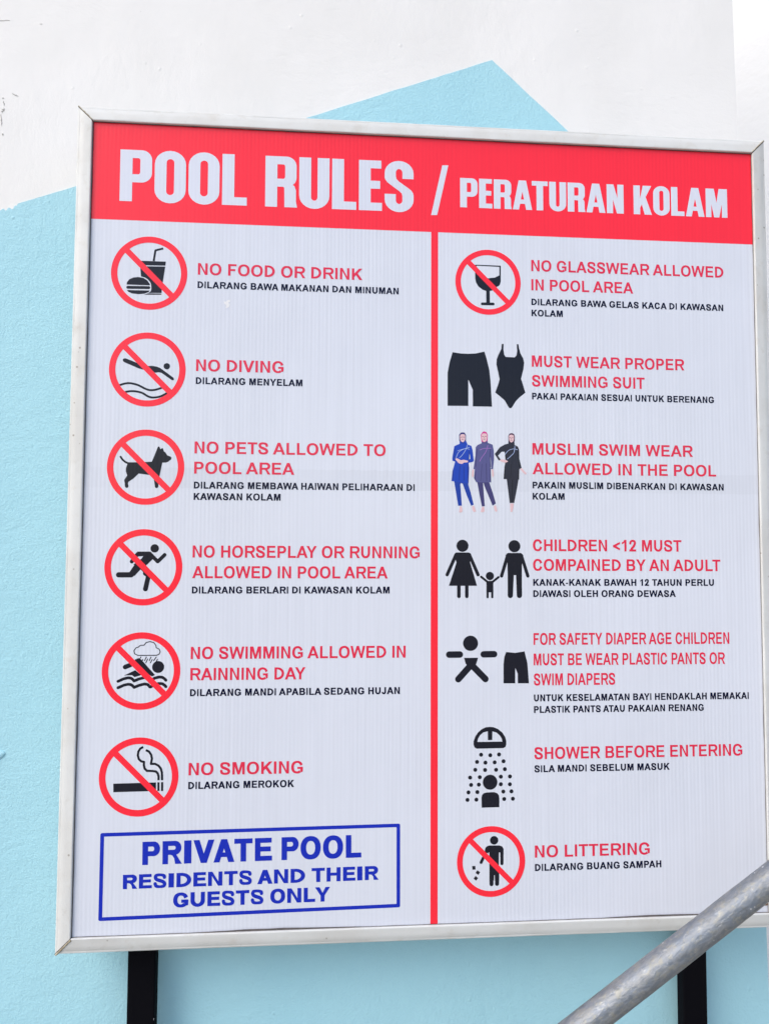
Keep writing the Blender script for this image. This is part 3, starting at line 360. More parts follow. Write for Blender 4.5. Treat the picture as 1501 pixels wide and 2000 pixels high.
def stroke(pts, w, cap=True, sign=1):
    """ops of a thick line: one quad per segment, discs at joints (and at the ends when cap)"""
    ops = []
    ws = [w] * len(pts) if not isinstance(w, (list, tuple)) else w
    n = len(pts)
    for i in range(n - 1):
        a, b = Vector(pts[i]), Vector(pts[i + 1])
        d = (b - a)
        if d.length < 1e-9:
            continue
        nn = Vector((-d.y, d.x)).normalized()
        ops.append((sign, [tuple(a + nn * ws[i] / 2), tuple(a - nn * ws[i] / 2), tuple(b - nn * ws[i + 1] / 2), tuple(b + nn * ws[i + 1] / 2)]))
    for i in range(n):
        if (0 < i < n - 1) or cap:
            ops.append((sign, circ(pts[i][0], pts[i][1], ws[i] / 2, n=16)))
    return ops


def paint(ops):
    """flat shape from an ordered list of (sign, polygon): the last polygon over a spot decides"""
    vs, fs = [], []
    for sgn, p in ops:
        q = p if area(p) > 0 else p[::-1]
        fs.append(list(range(len(vs), len(vs) + len(q))))
        vs += [Vector(c[:2]) for c in q]
    ov, oe, of, a_, b_, orig = delaunay_2d_cdt(vs, [], fs, 1, 1e-5)
    keep = [f for f, o in zip(of, orig) if o and ops[max(o)][0] > 0]
    used = sorted({i for f in keep for i in f})
    ix = {v: i for i, v in enumerate(used)}
    return [tuple(ov[i]) for i in used], [[ix[i] for i in f] for f in keep]


def ops_of(data):
    ops = []
    for o in data:
        if o[0] == 'p':
            ops.append((o[1], spline(o[2], True) if o[3] else [tuple(p) for p in o[2]]))
        elif o[0] == 'c':
            ops.append((o[1], circ(o[2][0], o[2][1], o[3])))
        else:
            pts = spline(o[2], False, 5) if o[4] else [tuple(p) for p in o[2]]
            ops += stroke(pts, o[3], bool(o[5]), o[1])
    return ops


def flat(name, vf, y, parent, mat, label=None):
    v, f = vf
    # delaunay triangles run counter-clockwise in (x, z); seen from -Y that is front-facing
    me = mesh_from(name, [(a / 1000, y * 0.22 / 1000, b / 1000) for a, b in v], f)
    return link(name, me, parent, mat, label)


# ------------------------------------------------------------------ lettering
def box(x0, x1, y0, y1):
    return [(x0, y0), (x1, y0), (x1, y1), (x0, y1)]


def sup(cx, cy, rx, ry, e=2.25, n=44):
    p = []
    for i in range(n):
        a = 2 * math.pi * i / n
        c, s = math.cos(a), math.sin(a)
        p.append((cx + rx * math.copysign(abs(c) ** (2 / e), c), cy + ry * math.copysign(abs(s) ** (2 / e), s)))
    return p


def stad(x0, x1, y0, y1, ry, n=12):
    """upright slot: straight sides, elliptic ends"""
    cx, rx = (x0 + x1) / 2, (x1 - x0) / 2
    p = [(cx + rx * math.cos(a), y1 - ry + ry * math.sin(a)) for a in [math.pi * i / n for i in range(n + 1)]]
    p += [(cx + rx * math.cos(a), y0 + ry + ry * math.sin(a)) for a in [math.pi + math.pi * i / n for i in range(n + 1)]]
    return p


def uarc(x0, x1, y0, ry, yt, n=12):
    cx, rx = (x0 + x1) / 2, (x1 - x0) / 2
    return [(x1, yt), (x0, yt)] + [(cx + rx * math.cos(a), y0 + ry + ry * math.sin(a)) for a in [math.pi + math.pi * i / n for i in range(n + 1)]]


def bowl(x0, x1, y0, y1, rx, ry=None, n=10):
    ry = (y1 - y0) / 2 if ry is None else min(ry, (y1 - y0) / 2 - 1e-4)
    p = [(x0, y1), (x0, y0)]
    p += [(x1 - rx + rx * math.cos(a), y0 + ry + ry * math.sin(a)) for a in [-math.pi / 2 + math.pi / 2 * i / n for i in range(n + 1)]]
    p += [(x1 - rx + rx * math.cos(a), y1 - ry + ry * math.sin(a)) for a in [math.pi / 2 * i / n for i in range(n + 1)]]
    return p


STY = {
    'b': dict(v=.203, h=.165, rv=.212, rh=.172, o=.014, cond=0),
    'n': dict(v=.240, h=.195, rv=.246, rh=.200, o=.016, cond=0),
    'k': dict(v=.285, h=.215, rv=.290, rh=.215, o=.014, cond=0),
    'T': dict(v=.232, h=.158, rv=.222, rh=.150, o=.012, cond=1),
}
INK_B = dict(A=(0, 718, 722), B=(73, 668, 722), C=(47, 672, 722), D=(72, 673, 722), E=(73, 618, 667), F=(74, 565, 611), G=(49, 715, 778),
             H=(73, 648, 722), I=(69, 210, 278), J=(22, 483, 556), K=(75, 716, 722), L=(77, 581, 611), M=(71, 761, 833), N=(74, 644, 722),
             O=(43, 731, 778), P=(73, 619, 667), R=(73, 718, 722), S=(36, 617, 667), T=(22, 590, 611), U=(72, 645, 722), V=(0, 667, 667),
             W=(4, 940, 944), Y=(0, 667, 667))
INK_B['1'] = (79, 393, 556)
INK_B['2'] = (25, 500, 556)
INK_B['<'] = (55, 529, 584)
INK_B['-'] = (50, 282, 333)
ADV_K = dict(A=778, B=778, C=778, D=833, E=722, F=667, G=833, H=833, I=389, J=667, K=833, L=667, M=944, N=833, O=833, P=722, R=778, S=722,
             T=722, U=833, V=778, W=1000, Y=778)
W_T = dict(P=.60, O=.59, L=.475, R=.605, U=.59, E=.455, S=.575, A=.67, T=.56, N=.60, K=.65, M=.78)
KERN = {'AT': -74, 'TA': -74, 'AV': -74, 'VA': -74, 'AW': -55, 'WA': -55, 'AY': -92, 'YA': -92, 'LT': -74, 'LY': -74, 'PA': -74,
        'RT': -18, 'RY': -37, ' A': -55, 'A ': -55, 'LV': -74, 'LW': -55}


def metrics(st, ch):
    """(left, right, advance) of the ink in cap heights"""
    if st in 'bn':
        return tuple(c / 716 for c in INK_B[ch])
    if st == 'k':
        a = ADV_K[ch]
        s = 8 if ch in 'AVWY' else 28 if ch in 'T' else 42 if ch in 'OGCS' else 62
        e = 8 if ch in 'AVWY' else 28 if ch in 'TPEL' else 42 if ch in 'OGCSD' else 62 if ch not in 'KR' else 12
        return (s / 716, (a - e) / 716, a / 716)
    w = W_T[ch]
    return (.026, .026 + w, w + .052)


def glyph(st, ch):
    S = STY[st]
    v, h, rv, rh, o, cond = (S[q] for q in ('v', 'h', 'rv', 'rh', 'o', 'cond'))
    l, r, _ = metrics(st, ch)
    w = r - l
    P = []
    add = lambda p: P.append((1, p))
    sub = lambda p: P.append((-1, p))
    if ch in 'OCG':
        if cond:
            add(stad(0, w, -o, 1 + o, .26))
            sub(stad(rv, w - rv, rh, 1 - rh, .07))
        else:
            add(sup(w / 2, .5, w / 2, .5 + o))
            sub(sup(w / 2, .5, w / 2 - rv, .5 + o - rh))
        if ch == 'C':
            sub([(w * .55, .5), (w * 1.2, .22), (w * 1.2, .80)])
        if ch == 'G':
            sub([(w * .55, .50), (w * .80, .12), (w + .1, .12), (w * 1.15, .79)])
            add([(w - v, .52), (w - v, .235), (w - v * .72, .08), (w - .01, .145), (w, .52)])
            add(box(w * .53, w, .52 - h, .52))
    elif ch == 'D':
        add(bowl(0, w, 0, 1, w * .66))
        sub(bowl(v, w - rv, h, 1 - h, min(w * .66 - rv * .75, w - rv - v - .02)))
    elif ch == 'B':
        add(bowl(0, w * .95, .46, 1, .27))
        add(bowl(0, w, 0, .56, .28))
        m_ = .51
        sub(bowl(v, w * .95 - v, m_ + h / 2, 1 - h, .15))
        sub(bowl(v, w - v * 1.02, h, m_ - h / 2, .165))
    elif ch in 'PR':
        y0 = .37 if ch == 'P' else .40
        rx = .20 if cond else .31
        ry = .19 if cond else None
        add(bowl(0, w * (.965 if ch == 'R' and not cond else 1), y0, 1, rx, ry))
        sub(bowl(v, w * (.965 if ch == 'R' and not cond else 1) - rv, y0 + h, 1 - h, .035 if cond else rx - v * .78, .05 if cond else None))
        add(box(0, v, 0, 1))
        if ch == 'R':
            if cond:
                add([(w - v, .0), (w + .015, 0), (w - .01, .12), (w - .01, .34), (w - .04, .42), (w - .12, .47), (w - v, .50), (w - v - .06, .44), (w - v - .005, .38)])
            else:
                add([(w * .40, .40 + h * .9), (w * .66, .47), (w * .76, .33), (w, 0), (w - v * 1.2, 0), (w * .60, .25), (w * .50, .37), (w * .36, .41)])
    elif ch == 'E':
        add(box(0, v, 0, 1)); add(box(0, w, 0, h)); add(box(0, w * .97, 1 - h, 1)); add(box(0, w * .92, .515 - h / 2, .515 + h / 2))
    elif ch == 'F':
        add(box(0, v, 0, 1)); add(box(0, w, 1 - h, 1)); add(box(0, w * .86, .49 - h / 2, .49 + h / 2))
    elif ch == 'H':
        add(box(0, v, 0, 1)); add(box(w - v, w, 0, 1)); add(box(0, w, .52 - h / 2, .52 + h / 2))
    elif ch == 'I':
        add(box(0, w, 0, 1))
    elif ch == 'L':
        add(box(0, v, 0, 1)); add(box(0, w, 0, h))
    elif ch == 'T':
        add(box(w / 2 - v / 2, w / 2 + v / 2, 0, 1)); add(box(0, w, 1 - h, 1))
    elif ch == 'U':
        if cond:
            add([q for q in stad(0, w, -o, 2, .26)])
            sub(stad(v, w - v, rh, 2, .07))
        else:
            add(stad(0, w, -o, 2, .40)); sub(stad(v, w - v, rh, 2, .26))
        sub(box(-.1, w + .1, 1, 2.1))
    elif ch == 'J':
        add(stad(0, w, -o, 2, .33)); sub(stad(v, w - v, rh, 2, .19))
        sub([(-.1, .36), (v * .5, .335), (w - v, .30), (w - v, 2.1), (-.1, 2.1)])
        sub(box(-.1, w + .1, 1, 2.1))
    elif ch == 'K':
        add(box(0, v, 0, 1))
        add([(v * .98, .56 if not cond else .52), (w * .985 - v * 1.32, 1), (w * .985, 1), (v * .98, .25 if not cond else .22)])
        add([(v + .08, .50), (v + .22, .69), (w, 0), (w - v * 1.27, 0)] if not cond else [(v + .02, .50), (v + .16, .72), (w, 0), (w - v * 1.12, 0)])
    elif ch == 'M':
        s_ = v * (.93 if not cond else .86)
        add(box(0, s_, 0, 1)); add(box(w - s_, w, 0, 1))
        add([(s_ * .4, 1), (s_ * 1.52, 1), (w / 2 + s_ * .46, 0), (w / 2 - s_ * .46, 0)])
        add([(w - s_ * .4, 1), (w - s_ * 1.52, 1), (w / 2 - s_ * .46, 0), (w / 2 + s_ * .46, 0)])
    elif ch == 'N':
        s_ = v * .95
        add(box(0, s_, 0, 1)); add(box(w - s_, w, 0, 1))
        add([(s_ * .3, 1), (s_ * 1.1, 1), (w - s_ * .3, 0), (w - s_ * 1.1, 0)])
    elif ch in 'AV':
        a = v * (.53 if not cond else .56); b = v * (1.07 if not cond else .90)
        c = w / 2 - a
        fl = (lambda p: p) if ch == 'A' else (lambda p: [(x, 1 - y) for x, y in p])
        add(fl([(0, 0), (c, 1), (w - c, 1), (w, 0)]))
        top = (w / 2 - b) / c
        if ch == 'A':
            y0 = .225 if not cond else .20
            y1 = y0 + h * .93
            sub([(b, -.01), (b + c * y0, y0), (w - b - c * y0, y0), (w - b, -.01)])
            if y1 < top:
                sub([(b + c * y1, y1), (w / 2, top), (w - b - c * y1, y1)])
        else:
            sub(fl([(b, -.01), (w / 2, top), (w - b, -.01)]))
    elif ch == 'W':
        b = v * 1.02
        q = w / 4
        add([(0, 1), (b, 1), (q + b * .42, 0), (q - b * .42, 0)])
        add([(w / 2 - b / 2, 1), (w / 2 + b / 2, 1), (q + b * .42, 0), (q - b * .42, 0)])
        add([(w / 2 - b / 2, 1), (w / 2 + b / 2, 1), (3 * q + b * .42, 0), (3 * q - b * .42, 0)])
        add([(w - b, 1), (w, 1), (3 * q + b * .42, 0), (3 * q - b * .42, 0)])
    elif ch == 'Y':
        b = v * 1.14
        add(box(w / 2 - v / 2, w / 2 + v / 2, 0, .45))
        add([(0, 1), (b, 1), (w / 2 + .0, .60), (w / 2 + v / 2, .42), (w / 2 - v / 2, .42)])
        add([(w, 1), (w - b, 1), (w / 2, .60), (w / 2 - v / 2, .42), (w / 2 + v / 2, .42)])
    elif ch == 'S':
        if st == 'k':
            rv, rh = .245, .20
        a, b = rv / 2, rh / 2
        if not cond:
            pts = [(w - a - .012, .715, .95 * rv), (w - a - .055, .855, .92 * rv), (w * .50, 1 + o - b, rh), (a + .075, .880, .92 * rv), (a + .022, .735, .98 * rv),
                   (a + .10, .600, 1.0 * rv), (w * .5, .510, 1.02 * rv), (w - a - .095, .415, 1.0 * rv), (w - a, .275, rv), (w - a - .065, .125, .93 * rv),
                   (w * .5, b - o, rh), (a + .070, .140, .93 * rv), (a, .320, .95 * rv)]
        else:
            t_, u_ = .655, .345
            top = [(x, 1 - y) for x, y in uarc(0, w, -o, .25, 1 - t_)]
            add(top)
            sub([(x, 1 - y) for x, y in uarc(rv, w - rv, rh, .075, 1 - t_ + .01)])
            add(uarc(0, w, -o, .25, u_))
            sub(uarc(rv, w - rv, rh, .075, u_ + .01))
            add([(0, .76), (0, .70), (.012, .635), (.05, .58), (.11, .535), (w - rv - .06, .405), (w - rv - .015, .365), (w - rv, .31), (w - rv, .24),
                 (w, .24), (w, .31), (w - .012, .375), (w - .05, .43), (w - .11, .475), (rv + .06, .600), (rv + .015, .645), (rv, .70), (rv, .76)])
            return paint(P)
        sp = spline(pts, False, 7)
        P += stroke([q[:2] for q in sp], [q[2] for q in sp], False)
    elif ch == '1':
        add(box(w - v, w, 0, 1)); add([(0, .625), (0, .79), (w * .35, .86), (w - v, 1.0), (w - .01, 1.0), (w - v, .78), (w * .3, .66)])
    elif ch == '2':
        sp = spline([(rv / 2 - .01, .68, .95 * rv), (rv / 2 + .05, .85, .92 * rv), (w * .5, 1 + o - rh / 2, rh), (w - rv / 2 - .05, .86, .95 * rv), (w - rv / 2 - .01, .70, rv),
                     (w * .66, .46, rv), (w * .38, .25, rv), (w * .22, .06, rv)], False, 6)
        P += stroke([q[:2] for q in sp], [q[2] for q in sp], False)
        sub(box(-.3, w + .3, -.3, 0)); sub(box(-.3, 0, -.3, .5))
        add(box(0, w, 0, h * 1.05))
    elif ch == '<':
        add([(w, .82), (w, .64), (v * 1.5, .455), (w, .27), (w, .09), (0, .37), (0, .54)])
    elif ch == '-':
        add(box(0, w, .27, .44))
    return paint(P)


GC = {}


def lettering(line, parent):
    st, col, txt, x0, y0, x1, y1, cap = line
    if st == 'b':
        tgt = 20.7 if col == 'R' else 12.0
        cap = tgt if abs(cap - tgt) < 1.2 else cap
        for ref in (-415.0, 178.4):
            if abs(x0 - ref) < 3:
                x0 = ref
        y0 = y1 = (y0 + y1) / 2
        if col == 'N':
            st = 'n'
    # lay out at unit cap height
    x, pen = 0.0, []
    for i, ch in enumerate(txt):
        pr = txt[i:i + 2]
        if ch == ' ':
            x += .278 / .716 if st in 'bn' else .36 if st == 'k' else .30
        else:
            l, r, a = metrics(st, ch)
            pen.append((ch, x + l, x + r))
            x += a
        if pr in KERN:
            x += KERN[pr] / 716 * (1.0 if st in 'bn' else .6)
    s, e = pen[0][1], pen[-1][2]
    kx = math.hypot(x1 - x0, y1 - y0) / (e - s)
    ang = math.atan2(y1 - y0, x1 - x0)
    ca, sa = math.cos(ang), math.sin(ang)
    V, F = [], []
    for ch, xl, xr in pen:
        if (st, ch) not in GC:
            GC[st, ch] = glyph(st, ch)
        gv, gf = GC[st, ch]
        n0 = len(V)
        for a, b in gv:
            u, t = (xl - s + a) * kx, b * cap
            V.append((x0 + u * ca - t * sa, y0 + u * sa + t * ca))
        F += [[q + n0 for q in f] for f in gf]
    # neighbouring letters of the tight headline may touch: step them by a hair so no faces coincide
    return flat('lettering', (V, F), -1.1, parent, M[col])


# ------------------------------------------------------------------ ground
gs = 400.0
ground = link('ground', mesh_from('ground', [(-gs, -gs, 0), (gs, -gs, 0), (gs, gs, 0), (-gs, gs, 0)], [(0, 1, 2, 3)]), None, M['ground'])
ground['kind'] = 'structure'

# ------------------------------------------------------------------ wall with its painted shape
WY = 0.10
wall = empty('plaster_wall', (0, WY, 0), 'white plastered wall with a large light blue painted mountain shape behind the pool sign', 'wall')


def prism(name, outline, y0, y1, parent, mat, label=None):
    """outline (x, z) extruded along y from y0 (front) to y1"""
    v, f = paint([(1, outline)])
    n = len(v)
    vs = [(a, y0, b) for a, b in v] + [(a, y1, b) for a, b in v]
    fs = [list(q) for q in f] + [[i + n for i in q][::-1] for q in f]
    cnt = {}
    for q in f:
        for i in range(3):
            e_ = (q[i], q[(i + 1) % 3])
            cnt[e_] = cnt.get(e_, 0) + 1
    for (a, b) in list(cnt):
        if (b, a) not in cnt:
            fs.append([b, a, a + n, b + n])
    return link(name, mesh_from(name, vs, fs), parent, mat, label)


zt, zb = 4.2, 0.0
edge = lambda z: 0.6303 - 0.0150 * (z - ZC - 1.07)   # the wall's right edge leans a little
prism('wall_body', [(-3.6, zb), (edge(zb), zb), (edge(zt), zt), (-3.6, zt)], 0.0, 0.22, wall, M['wall'])
bl = [(-0.7967, 0.5714), (-0.7922, 0.5755), (-0.7895, 0.5766), (-0.7866, 0.5728), (-0.7839, 0.5739), (-0.7813, 0.5784), (-0.7786, 0.579), (-0.7753, 0.5758), (-0.7721, 0.5773), (-0.7704, 0.5818), (-0.7686, 0.5834), (-0.7663, 0.583), (-0.7641, 0.5874), (-0.7423, 0.5952), (-0.6596, 0.6254), (-0.4249, 0.71), (-0.2362, 0.7783), (0.1307, 0.9169), (0.28, 0.7824)]
xr = 0.62
zr = 0.7824 - (xr - 0.28) * 0.901
outl = [(-3.6, -0.45), (-2.2, 0.06), (-1.3, 0.388), (-0.9, 0.534)] + bl + [(edge(zr + ZC) - .0006, zr - .012)]
hand_edge = []
for i in range(len(outl) - 1):                       # hand-cut paint edge: a slight wobble along the long runs
    a, b = Vector(outl[i]), Vector(outl[i + 1])
    n = max(1, int((b - a).length / .012))
    for q in range(n):
        p = a.lerp(b, q / n)
        if q:
            p += Vector((0, 1)) * (noise.noise(Vector((p.x * 22, 3, 1))) * .0012 + noise.noise(Vector((p.x * 90, 7, 1))) * .0005)
        hand_edge.append(tuple(p))
outl = hand_edge + [outl[-1]]
outl = [(a, b + ZC) for a, b in outl] + [(edge(0.0) - .0006, 0.001), (-3.6, 0.001)]
prism('blue_paint', outl, -0.0012, 0.002, wall, M['blue'], 'light blue painted mountain shape covering the lower wall')


def blob(cx, cz, L_, t, ang, n=9):
    up, dn = [], []
    for i in range(n + 1):
        u = i / n
        th = t * math.sin(math.pi * min(max(u, .04), .96)) * rnd.uniform(.35, 1.0)
        wv = rnd.uniform(-1, 1) * t * .5
        up.append((u * L_, wv + th / 2))
        dn.append((u * L_, wv - th / 2))
    p = dn + up[::-1]
    ca, sa = math.cos(ang), math.sin(ang)
    return [(cx + a * ca - b * sa, ZC + cz + a * sa + b * ca) for a, b in p]


for (cx, cz, L_, t, an) in ((-0.8217, 0.9376, .032, .0011, .08), (-0.7819, 0.799, .013, .0018, -.45), (-0.7994, 0.7889, .004, .003, 0.),
                            (-0.7989, 0.735100, .022, .0022, 1.60), (-0.7975, 0.75990, .010, .004, 1.4), (-0.7953, 0.7743, .009, .002, 1.7), (-0.7355, 0.9366, .005, .001, 0.1),
                            (-0.7964, 0.7169, .004, .003, 1.1)):
    prism('crack', blob(cx, cz, L_, t, an), -0.0006, 0.001, wall, M['crack'])
# small lump of plaster under the blue paint, at the left
vs, fs = [], []
for j in range(7):
    a = math.pi / 2 * j / 6
    for i in range(14):
        b = 2 * math.pi * i / 14
        q = 1 + .18 * math.sin(3 * b + 1)
        vs.append((.0085 * math.cos(a) * math.cos(b) * q, -.0032 * math.sin(a), .0085 * math.cos(a) * math.sin(b) * q))
for j in range(6):
    for i in range(14):
        fs.append([j * 14 + i, j * 14 + (i + 1) % 14, (j + 1) * 14 + (i + 1) % 14, (j + 1) * 14 + i])
o = link('plaster_lump', mesh_from('plaster_lump', vs, fs, True), wall, M['blue'])
o.location = (-0.7647, -0.0012, ZC + -0.4207)

# ------------------------------------------------------------------ bright building seen past the wall's right edge
k = NT('fresh_white_render')
M['white'] = k.set(base=k.mix(k.noise(1.5, 5.0), (0.90, 0.90, 0.89), (0.87, 0.87, 0.86)), rough=0.8, normal=k.bump(k.noise(30.0, 4.0), 0.002))
bl_ = empty('white_building', (1.1, 1.2, 0), 'sunlit plain white building showing as a narrow strip beyond the right edge of the wall', 'building')
bl_.rotation_euler = (0, 0, math.radians(SUN_AZ))
vs, fs = [], []
for (x0, x1, y0, y1, z0, z1) in ((-3.5, 1.6, 0, 3.0, 0, 6.0), (-3.56, 1.66, -.06, 3.06, 6.0, 6.25)):
    n = len(vs)
    vs += [(x, y, z) for z in (z0, z1) for x, y in ((x0, y0), (x1, y0), (x1, y1), (x0, y1))]
    fs += [[n + i, n + (i + 1) % 4, n + 4 + (i + 1) % 4, n + 4 + i] for i in range(4)] + [[n + 3, n + 2, n + 1, n], [n + 4, n + 5, n + 6, n + 7]]
link('building_wall', mesh_from('building_wall', vs[:8], fs[:6]), bl_, M['white'])
link('parapet', mesh_from('parapet', vs[8:], [[i - 8 for i in f] for f in fs[6:]]), bl_, M['white'])

# ------------------------------------------------------------------ the sign
sign = empty('pool_rules_sign', (0, 0, ZC), 'framed white bilingual pool rules signboard with red header band standing on two black posts', 'sign')
PW, PH = 599.5, 692.3        # half size of the visible panel, mm
FR = 25.5                    # face width of the frame

# sheet, very slightly bowed like the real one
NX, NZ = 24, 28
vs = []
for j in range(NZ + 1):
    for i in range(NX + 1):
        vs.append((-.606 + 1.212 * i / NX, 0.0, -.699 + 1.398 * j / NZ))
fs = [[j * (NX + 1) + i, j * (NX + 1) + i + 1, (j + 1) * (NX + 1) + i + 1, (j + 1) * (NX + 1) + i] for j in range(NZ) for i in range(NX)]
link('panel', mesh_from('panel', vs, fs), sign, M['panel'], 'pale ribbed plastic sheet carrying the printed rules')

hb = 518.8
flat('header_band', paint([(1, box(-PW - 3, PW + 3, hb, PH + 3))]), -.5, sign, M['head'], 'red band behind the headline')
flat('divider_line', paint([(1, box(-4.4, 8.2, -PH - 3, hb))]), -.5, sign, M['head'], 'red vertical line between the two columns')
bx = FIG['box']
cxb = sum(p[0] for p in bx) / 4
cyb = sum(p[1] for p in bx) / 4
inn = [(p[0] + math.copysign(6.2, cxb - p[0]), p[1] + math.copysign(6.0, cyb - p[1])) for p in bx]
rb = []
for p in bx:                                                     # slightly rounded outer corners
    sx, sy = math.copysign(1, p[0] - cxb), math.copysign(1, p[1] - cyb)
    arc = [(p[0] - sx * 3 + sx * 3 * math.sin(t), p[1] - sy * 3 + sy * 3 * math.cos(t)) for t in [math.pi / 2 * i / 4 for i in range(5)]]
    if sx * sy < 0:
        pass
    rb += arc if (sx * sy > 0) else arc[::-1]
flat('notice_border', paint([(1, rb), (-1, inn)]), -.5, sign, M['B'], 'blue rectangular border round the private pool notice')
flat('lettering', paint(ops_of(FIG['slash'])), -1.1, sign, M['W'], 'slanted pale stroke between the two headlines')
for L_ in LINES:
    o = lettering(L_, sign)
    o['label'] = {'R': 'red', 'N': 'navy', 'B': 'blue', 'W': 'pale'}[L_[1]] + ' printed line reading ' + L_[2]


def ring(name, parent):
    cx, cy, R = FIG[name]
    th = R * 2 * .0835
    bw = R * 2 * .077
    a = math.radians(-45)
    d = Vector((math.cos(a), math.sin(a)))
    n = Vector((-d.y, d.x))
    c = Vector((cx, cy))
    q = R - th * .6
    ops = [(1, circ(cx, cy, R, n=72)), (-1, circ(cx, cy, R - th, n=72)),
           (1, [tuple(c + d * q + n * bw / 2), tuple(c - d * q + n * bw / 2), tuple(c - d * q - n * bw / 2), tuple(c + d * q - n * bw / 2)])]
    return flat('prohibition_ring', paint(ops), -.9, parent, M['head'])


for key, lab in (('food', 'black burger and drinking cup with straw'), ('diving', 'black diver above two waves'), ('dog', 'black dog'),
                 ('runner', 'black running figure'), ('rain', 'black swimmer under a rain cloud'), ('smoking', 'black smoking cigarette'),
                 ('glass', 'black wine glass'), ('litter', 'black figure dropping litter')):
    o = flat('pictogram', paint(ops_of(FIG[key])), -.6, sign, M['K'], lab + ' inside a red prohibition ring')
    ring(key + '_ring', o)
for key, lab in (('suits', 'black swimming shorts and swimsuit'), ('family', 'black woman, child and man holding hands'),
                 ('baby', 'black infant figure beside shorts'), ('shower', 'black figure under a shower head with drops')):
    flat('pictogram', paint(ops_of(FIG[key])), -.6, sign, M['K'], lab)
for i, lab in ((1, 'printed woman in bright blue full-cover swimwear'), (2, 'printed woman in violet full-cover swimwear and pink cap'),
               (3, 'printed woman in dark full-cover swimwear')):
    w_ = 'w%d_' % i
    t = flat('printed_figure', paint(ops_of(FIG[w_ + 'tunic'])), -.8, sign, M['tun%d' % i], lab)
    flat('trousers', paint(ops_of(FIG[w_ + 'legs'])), -.6, t, M[('legs1', 'legs2', 'tun3')[i - 1]])
    flat('hood', paint(ops_of(FIG[w_ + 'hood'])), -1.0, t, M['hood%d' % i])
    for q, nm in zip(FIG[w_ + 'face'], {1: ('face', 'clasped_hands', 'foot', 'foot'), 2: ('face', 'hand', 'hand', 'foot', 'foot'), 3: ('face', 'hand', 'hand', 'foot')}[i]):
        flat(nm, paint(ops_of([q])), -1.2, t, M['face'])
    flat('fold_shading', paint(ops_of(FIG[w_ + 'fold'])), -.95, t, M['fold%d' % i])
    flat('facial_features', paint(ops_of(FIG[w_ + 'feat'])), -1.5, t, M['feat'])
    flat('trim_line', paint(ops_of(FIG[w_ + 'line'])), -1.4, t, M[('line1', 'line2', 'line1')[i - 1]])
k = NT('torn_white_paper')
M['paper'] = k.set(base=k.mix(k.noise(300.0), (0.84, 0.84, 0.86), (0.74, 0.75, 0.78)), rough=0.8)
flat('paper_scrap', paint(ops_of(FIG['scrap'])), -1.0, sign, M['paper'], 'torn scrap of white sticker left on the sheet')

# frame rails: one profile, mitred at both ends
PROF = [(2.5, 6.0), (0.0, 1.0), (0.0, -4.6), (.3, -5.3), (1.0, -5.7), (2.0, -5.75), (3.4, -5.6), (12.0, -4.7), (20.2, -3.2), (21.4, -2.4), (22.4, -2.5),
        (24.6, -1.7), (25.3, -0.6), (25.5, 1.5), (25.5, 46.0), (22.0, 46.0), (2.5, 12.0)]


def rail(side):
    hx, hz = PW, PH
    # run direction u, outward direction o
    if side == 'top':
        f = lambda u, a: (u * (hx + a), hz + a)
    elif side == 'bottom':
        f = lambda u, a: (-u * (hx + a), -hz - a)
    elif side == 'left':
        f = lambda u, a: (-hx - a, u * (hz + a))
    else:
        f = lambda u, a: (hx + a, -u * (hz + a))
    N = 60
    vs, fs = [], []
    for i in range(N + 1):
        u = -1 + 2 * i / N
        cut = 0.9 / hx
        u = max(-1 + cut, min(1 - cut, u))
        for j, (a, y) in enumerate(PROF):
            x, z = f(u, a)
            dent = noise.noise(Vector((x * .02, z * .02, j * .4))) * .35
            vs.append((x / 1000, (y + dent * (1 if y < 0 else 0)) / 1000, z / 1000))
    m_ = len(PROF)
    for i in range(N):
        for j in range(m_):
            a, b = i * m_ + j, i * m_ + (j + 1) % m_
            fs.append([a, b, b + m_, a + m_])
    fs.append(list(range(m_))[::-1])
    fs.append([N * m_ + j for j in range(m_)])
    me = mesh_from('frame_rail', vs, fs)
    import bmesh
    bm = bmesh.new()
    bm.from_mesh(me)
    bmesh.ops.recalc_face_normals(bm, faces=bm.faces)
    bm.to_mesh(me)
    bm.free()
    me.shade_smooth()
    o = link('frame_rail', me, sign, M['alu'], side + ' rail of the pale aluminium frame')
    md = o.modifiers.new('edges', 'EDGE_SPLIT')
    md.split_angle = math.radians(38)
    return o


for s_ in ('top', 'bottom', 'left', 'right'):
    rail(s_)

# dark uneven joint between sheet and rails
for s_, (ax, bx_) in {'top': ((-PW, PH), (PW, PH)), 'bottom': ((-PW, -PH), (PW, -PH)), 'left': ((-PW, -PH), (-PW, PH)), 'right': ((PW, -PH), (PW, PH))}.items():
    n = 90
    a, b = Vector(ax), Vector(bx_)
    d = (b - a).normalized()
    inward = Vector((-d.y, d.x))
    if inward.dot(-a) < 0:
        inward = -inward
    vs, fs = [], []
    for i in range(n + 1):
        p = a.lerp(b, i / n)
        wdt = {'top': 1.6, 'bottom': 1.3, 'left': 1.7, 'right': 1.3}[s_] * (0.75 + .7 * abs(noise.noise(Vector((i * .21, len(s_), 0)))))
        if s_ == 'bottom':
            wdt += 4.0 * max(0, noise.noise(Vector((i * .06, 5.5, 1))))
        q = p + inward * wdt
        r_ = p - inward * 1.0
        vs += [(r_.x / 1000, -.0014, r_.y / 1000), (q.x / 1000, -.0014, q.y / 1000)]
    for i in range(n):
        fs.append([2 * i, 2 * i + 1, 2 * i + 3, 2 * i + 2])
    link('dark_joint', mesh_from('dark_joint', vs, fs), sign, M['joint'])

